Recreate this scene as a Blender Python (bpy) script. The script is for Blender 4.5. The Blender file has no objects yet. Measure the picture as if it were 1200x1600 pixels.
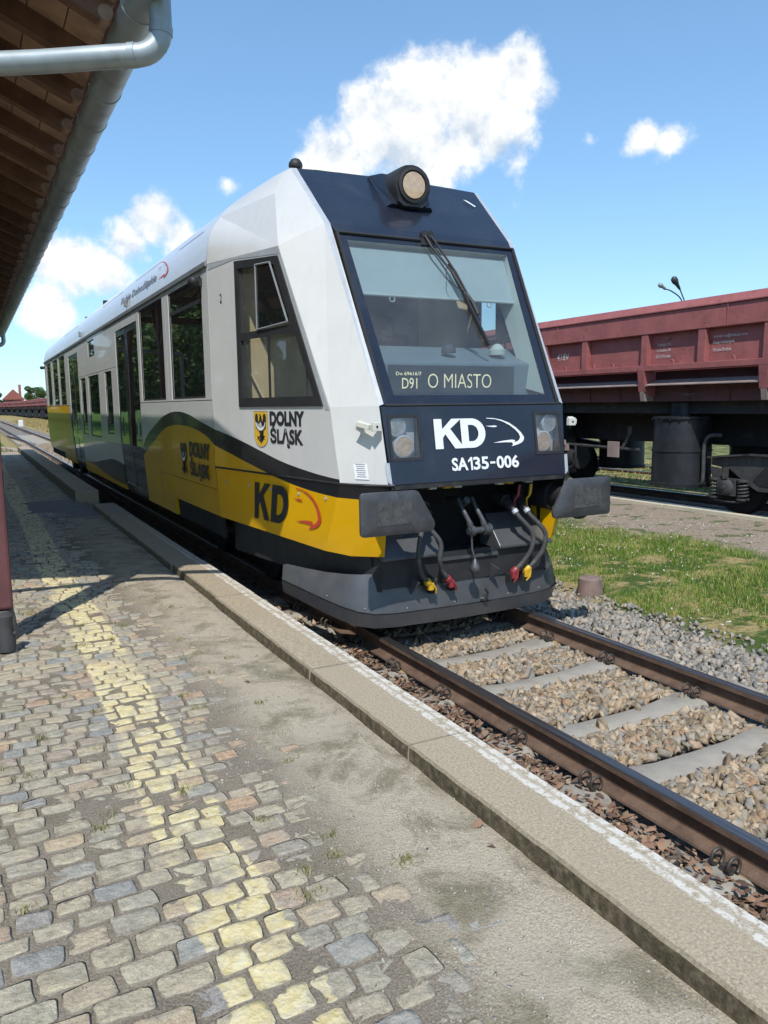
import bpy, bmesh, math, random
import numpy as np
from mathutils import Vector, Matrix

random.seed(7)
RNG = np.random.default_rng(7)
SC = bpy.context.scene
COL = SC.collection
PI = math.pi

# ------------------------------------------------------------------ camera
# world: track axis = Y (away from viewer), X to the right, Z up, rail head top at Z = 0
CF, CYAW, CPITCH, CROLL = 1218.08, 0.484357, -0.137070, -0.011936
CLOC = Vector((-3.6113, 0.0, 1.8768))
_F = Vector((math.sin(CYAW)*math.cos(CPITCH), math.cos(CYAW)*math.cos(CPITCH), math.sin(CPITCH)))
_R0 = Vector((math.cos(CYAW), -math.sin(CYAW), 0.0))
_U0 = _R0.cross(_F)
_R = math.cos(CROLL)*_R0 + math.sin(CROLL)*_U0
_U = math.cos(CROLL)*_U0 - math.sin(CROLL)*_R0
cam = bpy.data.cameras.new('camera')
cam.sensor_fit = 'HORIZONTAL'; cam.sensor_width = 36.0
cam.lens = CF/1200.0*36.0
cam.clip_start = 0.05; cam.clip_end = 3000
camo = bpy.data.objects.new('camera', cam); COL.objects.link(camo)
camo.matrix_world = Matrix(((_R.x, _U.x, -_F.x, CLOC.x), (_R.y, _U.y, -_F.y, CLOC.y), (_R.z, _U.z, -_F.z, CLOC.z), (0, 0, 0, 1)))
SC.camera = camo
def sky_dir(u, v):
    """direction in the sky seen at photo coordinates (u, v)"""
    d = _F + _R*((u-600)/CF) - _U*((v-800)/CF)
    return d.normalized()

# ------------------------------------------------------------------ light
SUN = Vector((0.40, 0.62, -1.0)).normalized()          # direction the light travels
SUN_EL = math.asin(-SUN.z)
SUN_AZ = math.atan2(-SUN.x, -SUN.y)                     # clockwise from +Y
sl = bpy.data.lights.new('sun', 'SUN'); sl.energy = 3.1; sl.angle = math.radians(0.53); sl.color = (1.0, 0.955, 0.89)
so = bpy.data.objects.new('sun', sl); COL.objects.link(so)
so.rotation_euler = SUN.to_track_quat('-Z', 'Y').to_euler()
so.location = (-20, -30, 40)
SC.view_settings.view_transform = 'Standard'
SC.view_settings.look = 'None'
SC.view_settings.exposure = 0.55
SC.view_settings.gamma = 1.0
SC.view_settings.use_curve_mapping = False
SC.cycles.max_bounces = 8
SC.cycles.diffuse_bounces = 5
SC.cycles.glossy_bounces = 4
SC.cycles.use_adaptive_sampling = True
SC.cycles.adaptive_threshold = 0.025
SC.cycles.transparent_max_bounces = 8
SC.cycles.use_denoising = True
SC.cycles.caustics_reflective = False
SC.cycles.caustics_refractive = False
SC.cycles.sample_clamp_indirect = 8.0

world = bpy.data.worlds.new('World'); SC.world = world; world.use_nodes = True
WT = world.node_tree; WT.nodes.clear()
def wn(t, **k):
    n = WT.nodes.new(t)
    for a, b in k.items(): setattr(n, a, b)
    return n
def wl(a, b): WT.links.new(a, b)
def wmath(op, a, b=None, c=None, clamp=False):
    n = wn('ShaderNodeMath', operation=op, use_clamp=clamp)
    for i, v in enumerate((a, b, c)):
        if v is None: continue
        if isinstance(v, (int, float)): n.inputs[i].default_value = v
        else: wl(v, n.inputs[i])
    return n.outputs[0]
sky = wn('ShaderNodeTexSky', sky_type='NISHITA')
sky.sun_disc = False; sky.sun_elevation = SUN_EL; sky.sun_rotation = SUN_AZ
sky.altitude = 200; sky.air_density = 0.9; sky.dust_density = 0.1; sky.ozone_density = 2.0
tc = wn('ShaderNodeTexCoord')
DIR = tc.outputs['Generated']
# cumulus clouds: groups of round heaps (direction, angular radius), edges broken up by noise
HEAPS = []
def heap(u, v, r): HEAPS.append((sky_dir(u, v), r/CF))
for u, v, r in [(815,120,62),(745,150,80),(672,152,76),(598,205,78),(520,250,66),(650,235,88),(755,205,88),(570,170,44)]: heap(u, v, r)
for u, v, r in [(240,348,52),(280,374,44),(200,378,48),(125,415,54),(85,405,42),(170,425,52),(75,486,44)]: heap(u, v, r)
for u, v, r in [(1010,214,30),(1048,220,34),(920,217,15),(353,285,11)]: heap(u, v, r)
# the same fair-weather clouds go on round the rest of the sky
for az, el, r in [(95,.30,.10),(102,.33,.08),(150,.42,.11),(158,.38,.09),(205,.22,.12),(214,.25,.09),(262,.34,.11),(271,.30,.08),(318,.20,.10),(325,.24,.08),(60,.16,.08)]:
    az = math.radians(az); HEAPS.append((Vector((math.sin(az)*math.cos(el), math.cos(az)*math.cos(el), math.sin(el))), r))
def cloud_field(vec):
    acc = None
    for d, r in HEAPS:
        n = wn('ShaderNodeVectorMath', operation='DISTANCE'); wl(vec, n.inputs[0]); n.inputs[1].default_value = d
        k = min(1.0, r/0.035)
        o = wmath('MULTIPLY_ADD', n.outputs['Value'], -k/r, k)
        acc = o if acc is None else wmath('MAXIMUM', acc, o)
    return acc
def wnoise(vec, scale, detail, rough):
    n = wn('ShaderNodeTexNoise'); n.inputs['Scale'].default_value = scale; n.inputs['Detail'].default_value = detail; n.inputs['Roughness'].default_value = rough
    wl(vec, n.inputs['Vector']); return n.outputs['Fac']
f0 = cloud_field(DIR)
n1 = wnoise(DIR, 15, 7, 0.62)
n2 = wnoise(DIR, 6, 2, 0.6)
dens = wmath('ADD', f0, wmath('MULTIPLY', wmath('SUBTRACT', n1, 0.5), 1.9))
mask = wn('ShaderNodeMapRange', interpolation_type='SMOOTHSTEP'); wl(dens, mask.inputs['Value'])
mask.inputs['From Min'].default_value = 0.06; mask.inputs['From Max'].default_value = 0.58
# thickness shading: dense lower middle parts are greyer, sun-side rims white
off = wn('ShaderNodeVectorMath', operation='ADD'); wl(DIR, off.inputs[0]); off.inputs[1].default_value = (-SUN*0.028)
n3 = wnoise(off.outputs[0], 15, 4, 0.6)
lit = wmath('ADD', wmath('MULTIPLY', wmath('SUBTRACT', n1, n3), 1.6), wmath('MULTIPLY', wmath('SUBTRACT', n2, 0.5), 0.5))
litr = wn('ShaderNodeMapRange'); wl(lit, litr.inputs['Value']); litr.inputs['From Min'].default_value = -0.36; litr.inputs['From Max'].default_value = 0.10
ccol = wn('ShaderNodeMix', data_type='RGBA'); wl(litr.outputs[0], ccol.inputs['Factor'])
ccol.inputs['A'].default_value = (3.1, 3.6, 4.2, 1); ccol.inputs['B'].default_value = (5.5, 5.5, 5.4, 1)
# thin veil near the horizon
sepd = wn('ShaderNodeSeparateXYZ'); wl(DIR, sepd.inputs[0])
veil = wn('ShaderNodeMapRange', interpolation_type='SMOOTHSTEP'); wl(sepd.outputs['Z'], veil.inputs['Value'])
veil.inputs['From Min'].default_value = 0.0; veil.inputs['From Max'].default_value = 0.30; veil.inputs['To Min'].default_value = 1.0; veil.inputs['To Max'].default_value = 0.0
n4 = wnoise(DIR, 4.2, 4, 0.6)
veilm = wmath('MULTIPLY', veil.outputs[0], wmath('MULTIPLY', n4, 0.34))
SG0 = wn('ShaderNodeGamma'); SG0.inputs['Gamma'].default_value = 0.7; wl(sky.outputs[0], SG0.inputs['Color'])
SKYGAIN = wn('ShaderNodeMix', data_type='RGBA', blend_type='MULTIPLY'); SKYGAIN.inputs['Factor'].default_value = 1
wl(SG0.outputs[0], SKYGAIN.inputs['A']); SKYGAIN.inputs['B'].default_value = (1.0, 1.36, 1.60, 1)
mixv = wn('ShaderNodeMix', data_type='RGBA'); wl(veilm, mixv.inputs['Factor']); wl(SKYGAIN.outputs['Result'], mixv.inputs['A']); mixv.inputs['B'].default_value = (2.9, 3.7, 4.5, 1)
mixc = wn('ShaderNodeMix', data_type='RGBA'); wl(mask.outputs[0], mixc.inputs['Factor']); wl(mixv.outputs['Result'], mixc.inputs['A']); wl(ccol.outputs['Result'], mixc.inputs['B'])
bg = wn('ShaderNodeBackground'); bg.inputs['Strength'].default_value = 0.14
wl(mixc.outputs['Result'], bg.inputs['Color'])
world.cycles.sampling_method = 'MANUAL'; world.cycles.sample_map_resolution = 512
wo = wn('ShaderNodeOutputWorld'); wl(bg.outputs[0], wo.inputs['Surface'])

# ------------------------------------------------------------------ helpers
class MB:
    """collects geometry that becomes one mesh object"""
    def __init__(s): s.v = []; s.f = []; s.m = []
    def add(s, verts, faces, mi=0):
        b = len(s.v); s.v += [tuple(q) for q in verts]
        for f in faces: s.f.append(tuple(b+i for i in f)); s.m.append(mi)
        return s
    def box(s, x0, x1, y0, y1, z0, z1, mi=0):
        v = [(x0,y0,z0),(x1,y0,z0),(x1,y1,z0),(x0,y1,z0),(x0,y0,z1),(x1,y0,z1),(x1,y1,z1),(x0,y1,z1)]
        return s.add(v, [(0,3,2,1),(4,5,6,7),(0,1,5,4),(1,2,6,5),(2,3,7,6),(3,0,4,7)], mi)
    def obox(s, c, ax, ay, az, mi=0):
        """box from centre and three half-extent vectors"""
        c, ax, ay, az = map(Vector, (c, ax, ay, az)); v = []
        for sz in (-1,1):
            for sx, sy in ((-1,-1),(1,-1),(1,1),(-1,1)): v.append(c+ax*sx+ay*sy+az*sz)
        return s.add(v, [(0,3,2,1),(4,5,6,7),(0,1,5,4),(1,2,6,5),(2,3,7,6),(3,0,4,7)], mi)
    def bar(s, a, b, w, h, up=(0,0,1), mi=0):
        a, b = Vector(a), Vector(b); d = (b-a); L = d.length; d.normalize(); up = Vector(up)
        sd = d.cross(up)
        if sd.length < 1e-4: sd = d.cross(Vector((1,0,0)))
        sd.normalize(); u = sd.cross(d)
        return s.obox((a+b)/2, sd*w/2, d*L/2, u*h/2, mi)
    def prism(s, poly, vec, mi=0, cap=True):
        n = len(poly); vec = Vector(vec); v = [Vector(q) for q in poly]; v += [q+vec for q in v]
        f = [(i, (i+1) % n, n+(i+1) % n, n+i) for i in range(n)]
        if cap: f += [tuple(range(n-1, -1, -1)), tuple(range(n, 2*n))]
        return s.add(v, f, mi)
    def tube(s, path, r, n=8, cap=True, mi=0, closed=False):
        P = [Vector(q) for q in path]; m = len(P)
        rr = r if isinstance(r, (list, tuple)) else [r]*m
        v = []; t0 = (P[1]-P[0]).normalized()
        ref = Vector((0,0,1)) if abs(t0.z) < .9 else Vector((1,0,0))
        u = t0.cross(ref).normalized()
        for i in range(m):
            if closed: t = (P[(i+1) % m]-P[i-1]).normalized()
            else: t = (P[min(i+1, m-1)]-P[max(i-1, 0)]).normalized()
            u = (u - t*u.dot(t)).normalized(); w = t.cross(u)
            for k in range(n):
                a = 2*PI*k/n; v.append(P[i]+(u*math.cos(a)+w*math.sin(a))*rr[i])
        f = []
        last = m if closed else m-1
        for i in range(last):
            j = (i+1) % m
            for k in range(n): f.append((i*n+k, i*n+(k+1) % n, j*n+(k+1) % n, j*n+k))
        if cap and not closed: f += [tuple(range(n-1, -1, -1)), tuple((m-1)*n+k for k in range(n))]
        return s.add(v, f, mi)
    def lathe(s, prof, c, axis='Z', n=24, mi=0):
        """prof = [(r, h), ...] turned about an axis through c"""
        c = Vector(c); ax = {'X': (Vector((1,0,0)), Vector((0,1,0)), Vector((0,0,1))), 'Y': (Vector((0,1,0)), Vector((0,0,1)), Vector((1,0,0))), 'Z': (Vector((0,0,1)), Vector((1,0,0)), Vector((0,1,0)))}[axis]
        v = []
        for r, h in prof:
            for k in range(n):
                a = 2*PI*k/n; v.append(c+ax[0]*h+(ax[1]*math.cos(a)+ax[2]*math.sin(a))*r)
        f = []; m = len(prof)
        for i in range(m-1):
            for k in range(n): f.append((i*n+k, i*n+(k+1) % n, (i+1)*n+(k+1) % n, (i+1)*n+k))
        f += [tuple(range(n-1, -1, -1)), tuple((m-1)*n+k for k in range(n))]
        return s.add(v, f, mi)
    def mesh(s, name, mats, smooth=None):
        me = bpy.data.meshes.new(name); me.from_pydata(s.v, [], s.f)
        for m in (mats if isinstance(mats, (list, tuple)) else [mats]): me.materials.append(m)
        if any(s.m): me.polygons.foreach_set('material_index', s.m)
        bm = bmesh.new(); bm.from_mesh(me); bmesh.ops.recalc_face_normals(bm, faces=bm.faces); bm.to_mesh(me); bm.free()
        if smooth is not None:
            me.polygons.foreach_set('use_smooth', [True]*len(me.polygons))
            me.set_sharp_from_angle(angle=math.radians(smooth))
        me.update(); return me
    def build(s, name, mats, parent=None, smooth=None, bevel=0, seg=2):
        return place(name, s.mesh(name, mats, smooth), parent, bevel, seg)
def place(name, me, parent=None, bevel=0, seg=2):
    o = bpy.data.objects.new(name, me); COL.objects.link(o)
    if parent is not None:
        o.parent = parent
        o.matrix_parent_inverse = Matrix.Translation(-parent.location) if parent.type == 'EMPTY' and parent.rotation_euler.z == 0 else parent.matrix_world.inverted()
    if bevel:
        b = o.modifiers.new('bevel', 'BEVEL'); b.width = bevel; b.segments = seg; b.limit_method = 'ANGLE'; b.angle_limit = math.radians(35)
        b.harden_normals = False
    return o
def tag(o, label=None, cat=None, group=None, kind=None):
    if label: o['label'] = label
    if cat: o['category'] = cat
    if group: o['group'] = group
    if kind: o['kind'] = kind
    return o
def empty(name, loc=(0,0,0)):
    o = bpy.data.objects.new(name, None); COL.objects.link(o); o.location = loc; o.empty_display_size = .2
    return o
def np_mesh(name, V, Fc, mats, smooth=False, mi=None):
    """fast mesh from numpy: V (n,3), Fc (m,k)"""
    me = bpy.data.meshes.new(name); k = Fc.shape[1]
    me.vertices.add(len(V)); me.vertices.foreach_set('co', np.asarray(V, np.float32).ravel())
    me.loops.add(Fc.size); me.loops.foreach_set('vertex_index', np.asarray(Fc, np.int32).ravel())
    me.polygons.add(len(Fc)); me.polygons.foreach_set('loop_start', np.arange(0, Fc.size, k, dtype=np.int32))
    me.polygons.foreach_set('loop_total', np.full(len(Fc), k, np.int32))
    for m in (mats if isinstance(mats, (list, tuple)) else [mats]): me.materials.append(m)
    if mi is not None: me.polygons.foreach_set('material_index', np.asarray(mi, np.int32))
    if smooth: me.polygons.foreach_set('use_smooth', [True]*len(Fc))
    me.update(calc_edges=True); me.validate(); return me
def text_mesh(name, s, mat, origin, xdir, updir, width, height, bold=0.0, depth=0.0015, parent=None, slant=0.0):
    """flat lettering fitted to width x height with its lower left corner at origin"""
    cu = bpy.data.curves.new(name, 'FONT'); cu.body = s; cu.size = 1; cu.offset = bold; cu.resolution_u = 3
    ob = bpy.data.objects.new(name, cu); COL.objects.link(ob)
    dg = bpy.context.evaluated_depsgraph_get(); dg.update()
    me = bpy.data.meshes.new_from_object(ob.evaluated_get(dg))
    COL.objects.unlink(ob); bpy.data.objects.remove(ob)
    V = np.array([v.co[:] for v in me.vertices]); mn = V.min(0); mx = V.max(0)
    X = (V[:,0]-mn[0])/(mx[0]-mn[0])*width; Y = (V[:,1]-mn[1])/(mx[1]-mn[1])*height
    X = X + slant*Y
    xd = Vector(xdir).normalized(); ud = Vector(updir).normalized(); nd = xd.cross(ud); o3 = Vector(origin)
    for i, v in enumerate(me.vertices): v.co = o3 + xd*float(X[i]) + ud*float(Y[i]) + nd*depth
    me.materials.clear(); me.materials.append(mat); me.name = name; me.update()
    return place(name, me, parent)
def poly_decal(name, polys, mat, origin, xdir, updir, parent, depth=0.0015, k=1.0):
    """flat print: list of 2D polygons in the plane (xdir, updir)"""
    xd = Vector(xdir).normalized(); ud = Vector(updir).normalized(); nd = xd.cross(ud); o3 = Vector(origin)
    bm = bmesh.new()
    for pl in polys:
        vs = [bm.verts.new(o3+xd*(q[0]*k)+ud*(q[1]*k)+nd*depth) for q in pl]
        f = bm.faces.new(vs)
    bmesh.ops.triangulate(bm, faces=bm.faces)
    me = bpy.data.meshes.new(name); bm.to_mesh(me); bm.free(); me.materials.append(mat)
    return place(name, me, parent)
def smooth_curve(pts, n=6):
    """Catmull-Rom through points"""
    P = [Vector(q) for q in pts]; out = []
    for i in range(len(P)-1):
        p0 = P[max(i-1,0)]; p1 = P[i]; p2 = P[i+1]; p3 = P[min(i+2, len(P)-1)]
        for k in range(n):
            t = k/n
            out.append(0.5*((2*p1)+(p2-p0)*t+(2*p0-5*p1+4*p2-p3)*t*t+(3*p1-p0-3*p2+p3)*t**3))
    out.append(P[-1]); return out
def vnoise(x, y, s, seed=0):
    """cheap smooth value noise (numpy arrays), 0..1"""
    x = np.asarray(x, float)*s+seed*17.3; y = np.asarray(y, float)*s+seed*9.1
    xi = np.floor(x).astype(int); yi = np.floor(y).astype(int); fx = x-xi; fy = y-yi
    fx = fx*fx*(3-2*fx); fy = fy*fy*(3-2*fy)
    def h(a, b):
        n = (a*374761393 + b*668265263 + seed*974634777) & 0x7fffffff
        n = ((n ^ (n >> 13))*1274126177) & 0x7fffffff
        return (n & 0xffff)/65535.0
    return (h(xi,yi)*(1-fx)+h(xi+1,yi)*fx)*(1-fy)+(h(xi,yi+1)*(1-fx)+h(xi+1,yi+1)*fx)*fy

# ------------------------------------------------------------------ materials
def new_mat(name):
    m = bpy.data.materials.new(name); m.use_nodes = True; nt = m.node_tree; nt.nodes.clear()
    out = nt.nodes.new('ShaderNodeOutputMaterial'); b = nt.nodes.new('ShaderNodeBsdfPrincipled')
    nt.links.new(b.outputs[0], out.inputs['Surface'])
    return m, nt, b
class NT:
    def __init__(s, nt):
        s.nt = nt; g = nt.nodes.new('ShaderNodeNewGeometry'); s.geo = g; s.pos = g.outputs['Position']; s.island = g.outputs['Random Per Island']
    def n(s, t, **k):
        q = s.nt.nodes.new(t)
        for a, b in k.items(): setattr(q, a, b)
        return q
    def l(s, a, b): s.nt.links.new(a, b)
    def put(s, sock, v):
        if isinstance(v, bpy.types.NodeSocket): s.l(v, sock)
        elif isinstance(v, (tuple, list)) and len(v) == 3 and sock.type == 'RGBA': sock.default_value = (*v, 1)
        else: sock.default_value = v
    def math(s, op, a, b=None, c=None, clamp=False):
        q = s.n('ShaderNodeMath', operation=op, use_clamp=clamp)
        for i, v in enumerate((a, b, c)):
            if v is not None: s.put(q.inputs[i], v)
        return q.outputs[0]
    def noise(s, scale, detail=4, rough=.55, vec=None, dist=0, out='Fac'):
        q = s.n('ShaderNodeTexNoise'); q.inputs['Scale'].default_value = scale; q.inputs['Detail'].default_value = detail
        q.inputs['Roughness'].default_value = rough; q.inputs['Distortion'].default_value = dist
        s.l(vec or s.pos, q.inputs['Vector']); return q.outputs[out]
    def voronoi(s, scale, out='Distance', vec=None):
        q = s.n('ShaderNodeTexVoronoi'); q.inputs['Scale'].default_value = scale; s.l(vec or s.pos, q.inputs['Vector']); return q.outputs[out]
    def ramp(s, v, stops):
        q = s.n('ShaderNodeValToRGB'); e = q.color_ramp.elements
        while len(e) < len(stops): e.new(0.5)
        for i, (p, c) in enumerate(stops): e[i].position = p; e[i].color = (*c, 1) if len(c) == 3 else c
        s.put(q.inputs['Fac'], v); return q.outputs['Color']
    def step(s, v, lo, hi, smooth=True):
        q = s.n('ShaderNodeMapRange', interpolation_type='SMOOTHSTEP' if smooth else 'LINEAR')
        s.put(q.inputs['Value'], v); q.inputs['From Min'].default_value = lo; q.inputs['From Max'].default_value = hi
        return q.outputs[0]
    def mix(s, f, a, b, blend='MIX'):
        q = s.n('ShaderNodeMix', data_type='RGBA', blend_type=blend); s.put(q.inputs['Factor'], f); s.put(q.inputs['A'], a); s.put(q.inputs['B'], b); return q.outputs['Result']
    def xyz(s, vec=None):
        q = s.n('ShaderNodeSeparateXYZ'); s.l(vec or s.pos, q.inputs[0]); return q.outputs
    def bump(s, h, strength, dist, normal=None):
        q = s.n('ShaderNodeBump'); q.inputs['Strength'].default_value = strength; q.inputs['Distance'].default_value = dist
        s.l(h, q.inputs['Height'])
        if normal is not None: s.l(normal, q.inputs['Normal'])
        return q.outputs[0]
def pm(name, col, rough=.55, metal=0.0, var=.15, vscale=6.0, col2=None, v2=(.45,.65), v2scale=8.0, bump=0.0, bscale=80.0, bdist=.004, coat=0.0, spec=.5, rvar=0.1):
    """general painted / plain surface with tone variation, optional second colour in patches, optional fine relief"""
    m, nt, b = new_mat(name); N = NT(nt)
    f = N.noise(vscale, 5, .6)
    lo = tuple(c*(1-var) for c in col); hi = tuple(min(1, c*(1+var)) for c in col)
    c = N.ramp(f, [(.3, lo), (.7, hi)])
    if col2 is not None:
        g = N.noise(v2scale, 8, .65, dist=.3); c = N.mix(N.step(g, *v2), c, col2)
    N.l(c, b.inputs['Base Color'])
    N.l(N.math('ADD', N.math('MULTIPLY', N.noise(vscale*2.3, 4, .6), rvar*2), rough-rvar), b.inputs['Roughness'])
    b.inputs['Metallic'].default_value = metal; b.inputs['Specular IOR Level'].default_value = spec
    if coat: b.inputs['Coat Weight'].default_value = coat; b.inputs['Coat Roughness'].default_value = .03
    if bump: N.l(N.bump(N.noise(bscale, 6, .6), bump, bdist), b.inputs['Normal'])
    return m
M = {}
M['black_rubber'] = pm('black_rubber', (.022,.022,.024), .6, var=.25)
M['hose_rubber'] = pm('hose_rubber', (.06,.06,.062), .65, var=.25, col2=(.13,.125,.115), v2=(.5,.75), v2scale=14)
M['dark_metal'] = pm('dark_metal', (.035,.035,.037), .5, .3, var=.3, col2=(.09,.075,.06), v2=(.55,.75), v2scale=6, bump=.2, bscale=60)
M['void'] = pm('void', (.012,.012,.013), .9, var=.3)
M['buffer_steel'] = pm('buffer_steel', (.075,.077,.083), .42, .35, var=.2, vscale=9, col2=(.13,.13,.135), v2=(.5,.8), v2scale=5, bump=.15, bscale=120, bdist=.002)
M['buffer_wear'] = pm('buffer_wear', (.085,.083,.082), .6, .2, var=.3, vscale=25, col2=(.028,.027,.026), v2=(.57,.63), v2scale=60, bump=.4, bscale=110, bdist=.003)
M['apron'] = pm('apron', (.095,.098,.105), .36, .3, var=.18, vscale=4, col2=(.135,.13,.118), v2=(.5,.8), v2scale=3.0, bump=.08, bscale=30)
def front_blue():
    m, nt, b = new_mat('front_blue'); N = NT(nt); f = N.noise(2.5, 6, .65)
    c = N.ramp(f, [(.3, (.009,.012,.021)), (.7, (.016,.020,.033))])
    sp = N.math('MULTIPLY', N.step(N.voronoi(30), .085, .04), N.step(N.noise(6, 3, .6), .44, .56)); c = N.mix(N.math('MULTIPLY', sp, .55), c, (.30,.31,.33))
    dust = N.math('MULTIPLY', N.step(N.noise(1.8, 7, .7), .5, .85), .10); c = N.mix(dust, c, (.28,.27,.25))
    N.l(c, b.inputs['Base Color']); N.l(N.math('ADD', N.math('MULTIPLY', f, .2), .2), b.inputs['Roughness'])
    b.inputs['Coat Weight'].default_value = .5; b.inputs['Coat Roughness'].default_value = .04; N.l(N.bump(N.noise(1.5, 2, .4), .06, .03), b.inputs['Coat Normal']); return m
M['blue'] = front_blue()
def white_paint():
    m, nt, b = new_mat('white_paint'); N = NT(nt); st = N.n('ShaderNodeMapping'); N.l(N.pos, st.inputs[0]); st.inputs['Scale'].default_value = (5,5,.45)
    f = N.noise(1.6, 6, .65); k = N.noise(2.2, 7, .7, vec=st.outputs[0])
    c = N.ramp(f, [(.3, (.60,.60,.58)), (.7, (.66,.66,.64))]); c = N.mix(N.math('MULTIPLY', N.step(k, .5, .78), .32), c, (.46,.45,.42))
    sp = N.math('MULTIPLY', N.step(N.voronoi(26), .07, .03), N.step(N.noise(5, 3, .6), .5, .6)); c = N.mix(N.math('MULTIPLY', sp, .5), c, (.25,.23,.2))
    N.l(c, b.inputs['Base Color']); N.l(N.math('ADD', N.math('MULTIPLY', k, .25), .22), b.inputs['Roughness'])
    b.inputs['Coat Weight'].default_value = .3; b.inputs['Coat Roughness'].default_value = .05; N.l(N.bump(N.noise(1.2, 2, .4), .08, .03), b.inputs['Normal']); return m
M['white_paint'] = white_paint()
M['roof_white'] = pm('roof_white', (.62,.64,.66), .35, 0, var=.05, vscale=1.2, coat=.4, col2=(.5,.51,.52), v2=(.55,.8), v2scale=2.2)
M['trim_grey'] = pm('trim_grey', (.42,.45,.48), .45, .1, var=.1, vscale=9)
M['gutter_grey'] = pm('gutter_grey', (.22,.235,.245), .5, 0, var=.12)
M['yellow_paint'] = pm('yellow_paint', (.72,.41,.012), .3, 0, var=.05, vscale=3, coat=.4)
M['print_black'] = pm('print_black', (.022,.023,.028), .4, var=.05)
M['print_white'] = pm('print_white', (.78,.79,.8), .4, var=.03)
M['print_red'] = pm('print_red', (.52,.06,.03), .4, var=.05)
M['print_yellow'] = pm('print_yellow', (.72,.44,.03), .4, var=.05)
M['print_grey'] = pm('print_grey', (.2,.21,.23), .5, var=.05)
M['print_cream'] = pm('print_cream', (.55,.5,.48), .6, var=.2, vscale=30)
M['red_plastic'] = pm('red_plastic', (.26,.03,.035), .45, var=.2)
M['yellow_plastic'] = pm('yellow_plastic', (.62,.37,.02), .45, var=.2, col2=(.2,.12,.02), v2=(.6,.75), v2scale=40)
M['interior_tan'] = pm('interior_tan', (.62,.52,.36), .6, var=.06)
M['interior_grey'] = pm('interior_grey', (.27,.29,.31), .6, var=.08)
M['interior_dark'] = pm('interior_dark', (.05,.055,.06), .7, var=.1)
M['dash_grey'] = pm('dash_grey', (.21,.24,.26), .6, var=.06)
M['blind'] = pm('blind', (.50,.53,.52), .8, var=.04)
M['cream_plastic'] = pm('cream_plastic', (.62,.62,.55), .5, var=.05)
def emis(name, col, strength):
    m, nt, b = new_mat(name); b.inputs['Base Color'].default_value = (*col, 1); b.inputs['Emission Color'].default_value = (*col, 1); b.inputs['Emission Strength'].default_value = strength; return m
M['led'] = emis('led', (1.0,.83,.5), .42)
M['lens_warm'] = None
def glass(name, tint, ior=1.5, rough=0.0, dark=None):
    """thin pane: transparent with a tint, mirror reflection by Fresnel"""
    m = bpy.data.materials.new(name); m.use_nodes = True; nt = m.node_tree; nt.nodes.clear(); N = NT(nt)
    out = N.n('ShaderNodeOutputMaterial'); tr = N.n('ShaderNodeBsdfTransparent'); tr.inputs[0].default_value = (*tint, 1)
    gl = N.n('ShaderNodeBsdfGlossy'); gl.inputs['Roughness'].default_value = rough; gl.inputs['Color'].default_value = (.95,.97,1,1)
    fr = N.n('ShaderNodeFresnel'); N.l(N.math('ADD', ior, N.math('MULTIPLY', N.geo.outputs['Backfacing'], 1.0/ior-ior)), fr.inputs['IOR'])
    mx = N.n('ShaderNodeMixShader'); N.l(fr.outputs[0], mx.inputs[0]); N.l(tr.outputs[0], mx.inputs[1]); N.l(gl.outputs[0], mx.inputs[2])
    # specks of dirt on the pane
    sp = N.step(N.voronoi(38), .10, .045); msk = N.math('MULTIPLY', sp, N.step(N.noise(9, 3, .6), .5, .62))
    df = N.n('ShaderNodeBsdfDiffuse'); df.inputs[0].default_value = (.5,.5,.48,1)
    film = N.math('ADD', N.math('MULTIPLY', msk, .45), N.math('MULTIPLY', N.noise(2.2, 5, .6), .15))
    m2 = N.n('ShaderNodeMixShader'); N.l(film, m2.inputs[0]); N.l(mx.outputs[0], m2.inputs[1]); N.l(df.outputs[0], m2.inputs[2])
    N.l(m2.outputs[0], out.inputs[0]); return m
M['windscreen'] = glass('windscreen', (.64,.74,.77), 1.7)
M['cab_glass'] = glass('cab_glass', (.86,.87,.82), 1.5)
M['lamp_glass'] = glass('lamp_glass', (.86,.88,.88), 1.6)
def dark_glass():
    m, nt, b = new_mat('tinted_glass'); N = NT(nt)
    b.inputs['Base Color'].default_value = (.012,.014,.014,1); b.inputs['Roughness'].default_value = .015; b.inputs['Specular IOR Level'].default_value = 1.0; b.inputs['IOR'].default_value = 1.75
    N.l(N.bump(N.noise(.9, 2, .4), .05, .02), b.inputs['Normal'])
    return m
M['tinted_glass'] = dark_glass()
# ------------------------------------------------------------------ ground and terrain
def ground_z(x, y):
    x = np.asarray(x, float); y = np.asarray(y, float)
    z = np.interp(x, [-400,-40,-31,-1.95,-1.60,-1.56,1.55,2.05,3.2,6.80,7.02,7.2,10.6,11.2,40,800], [.0,.1,.17,.17,.17,-.225,-.225,-.15,-.10,.06,.03,-.215,-.215,-.1,-.05,-.05])
    n = (vnoise(x, y, .9, 3)-.5)*.06+(vnoise(x, y, 3.1, 4)-.5)*.025
    inb = (x > 2.1) & (x < 6.8)
    far = np.clip((y-45)/80, 0, 1)*np.clip((x-2.2)/2, 0, 1)*np.clip((6.7-x)/1.2, 0, 1)
    left = np.clip((y-33)/3, 0, 1)*(x < -2.2)*0.06
    return z + np.where(inb, n, 0)+far*.25-left
xs = np.unique(np.concatenate([np.array([-900,-400,-200,-100,-60,-40,-31,-20,-10,-5,-3,-1.95,-1.61,-1.55]), np.linspace(-1.5,1.5,5), np.linspace(1.55,7.2,30), np.array([8,9,10,10.6,11.2,13,16,20,30,40,80,150,300,900])]))
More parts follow.
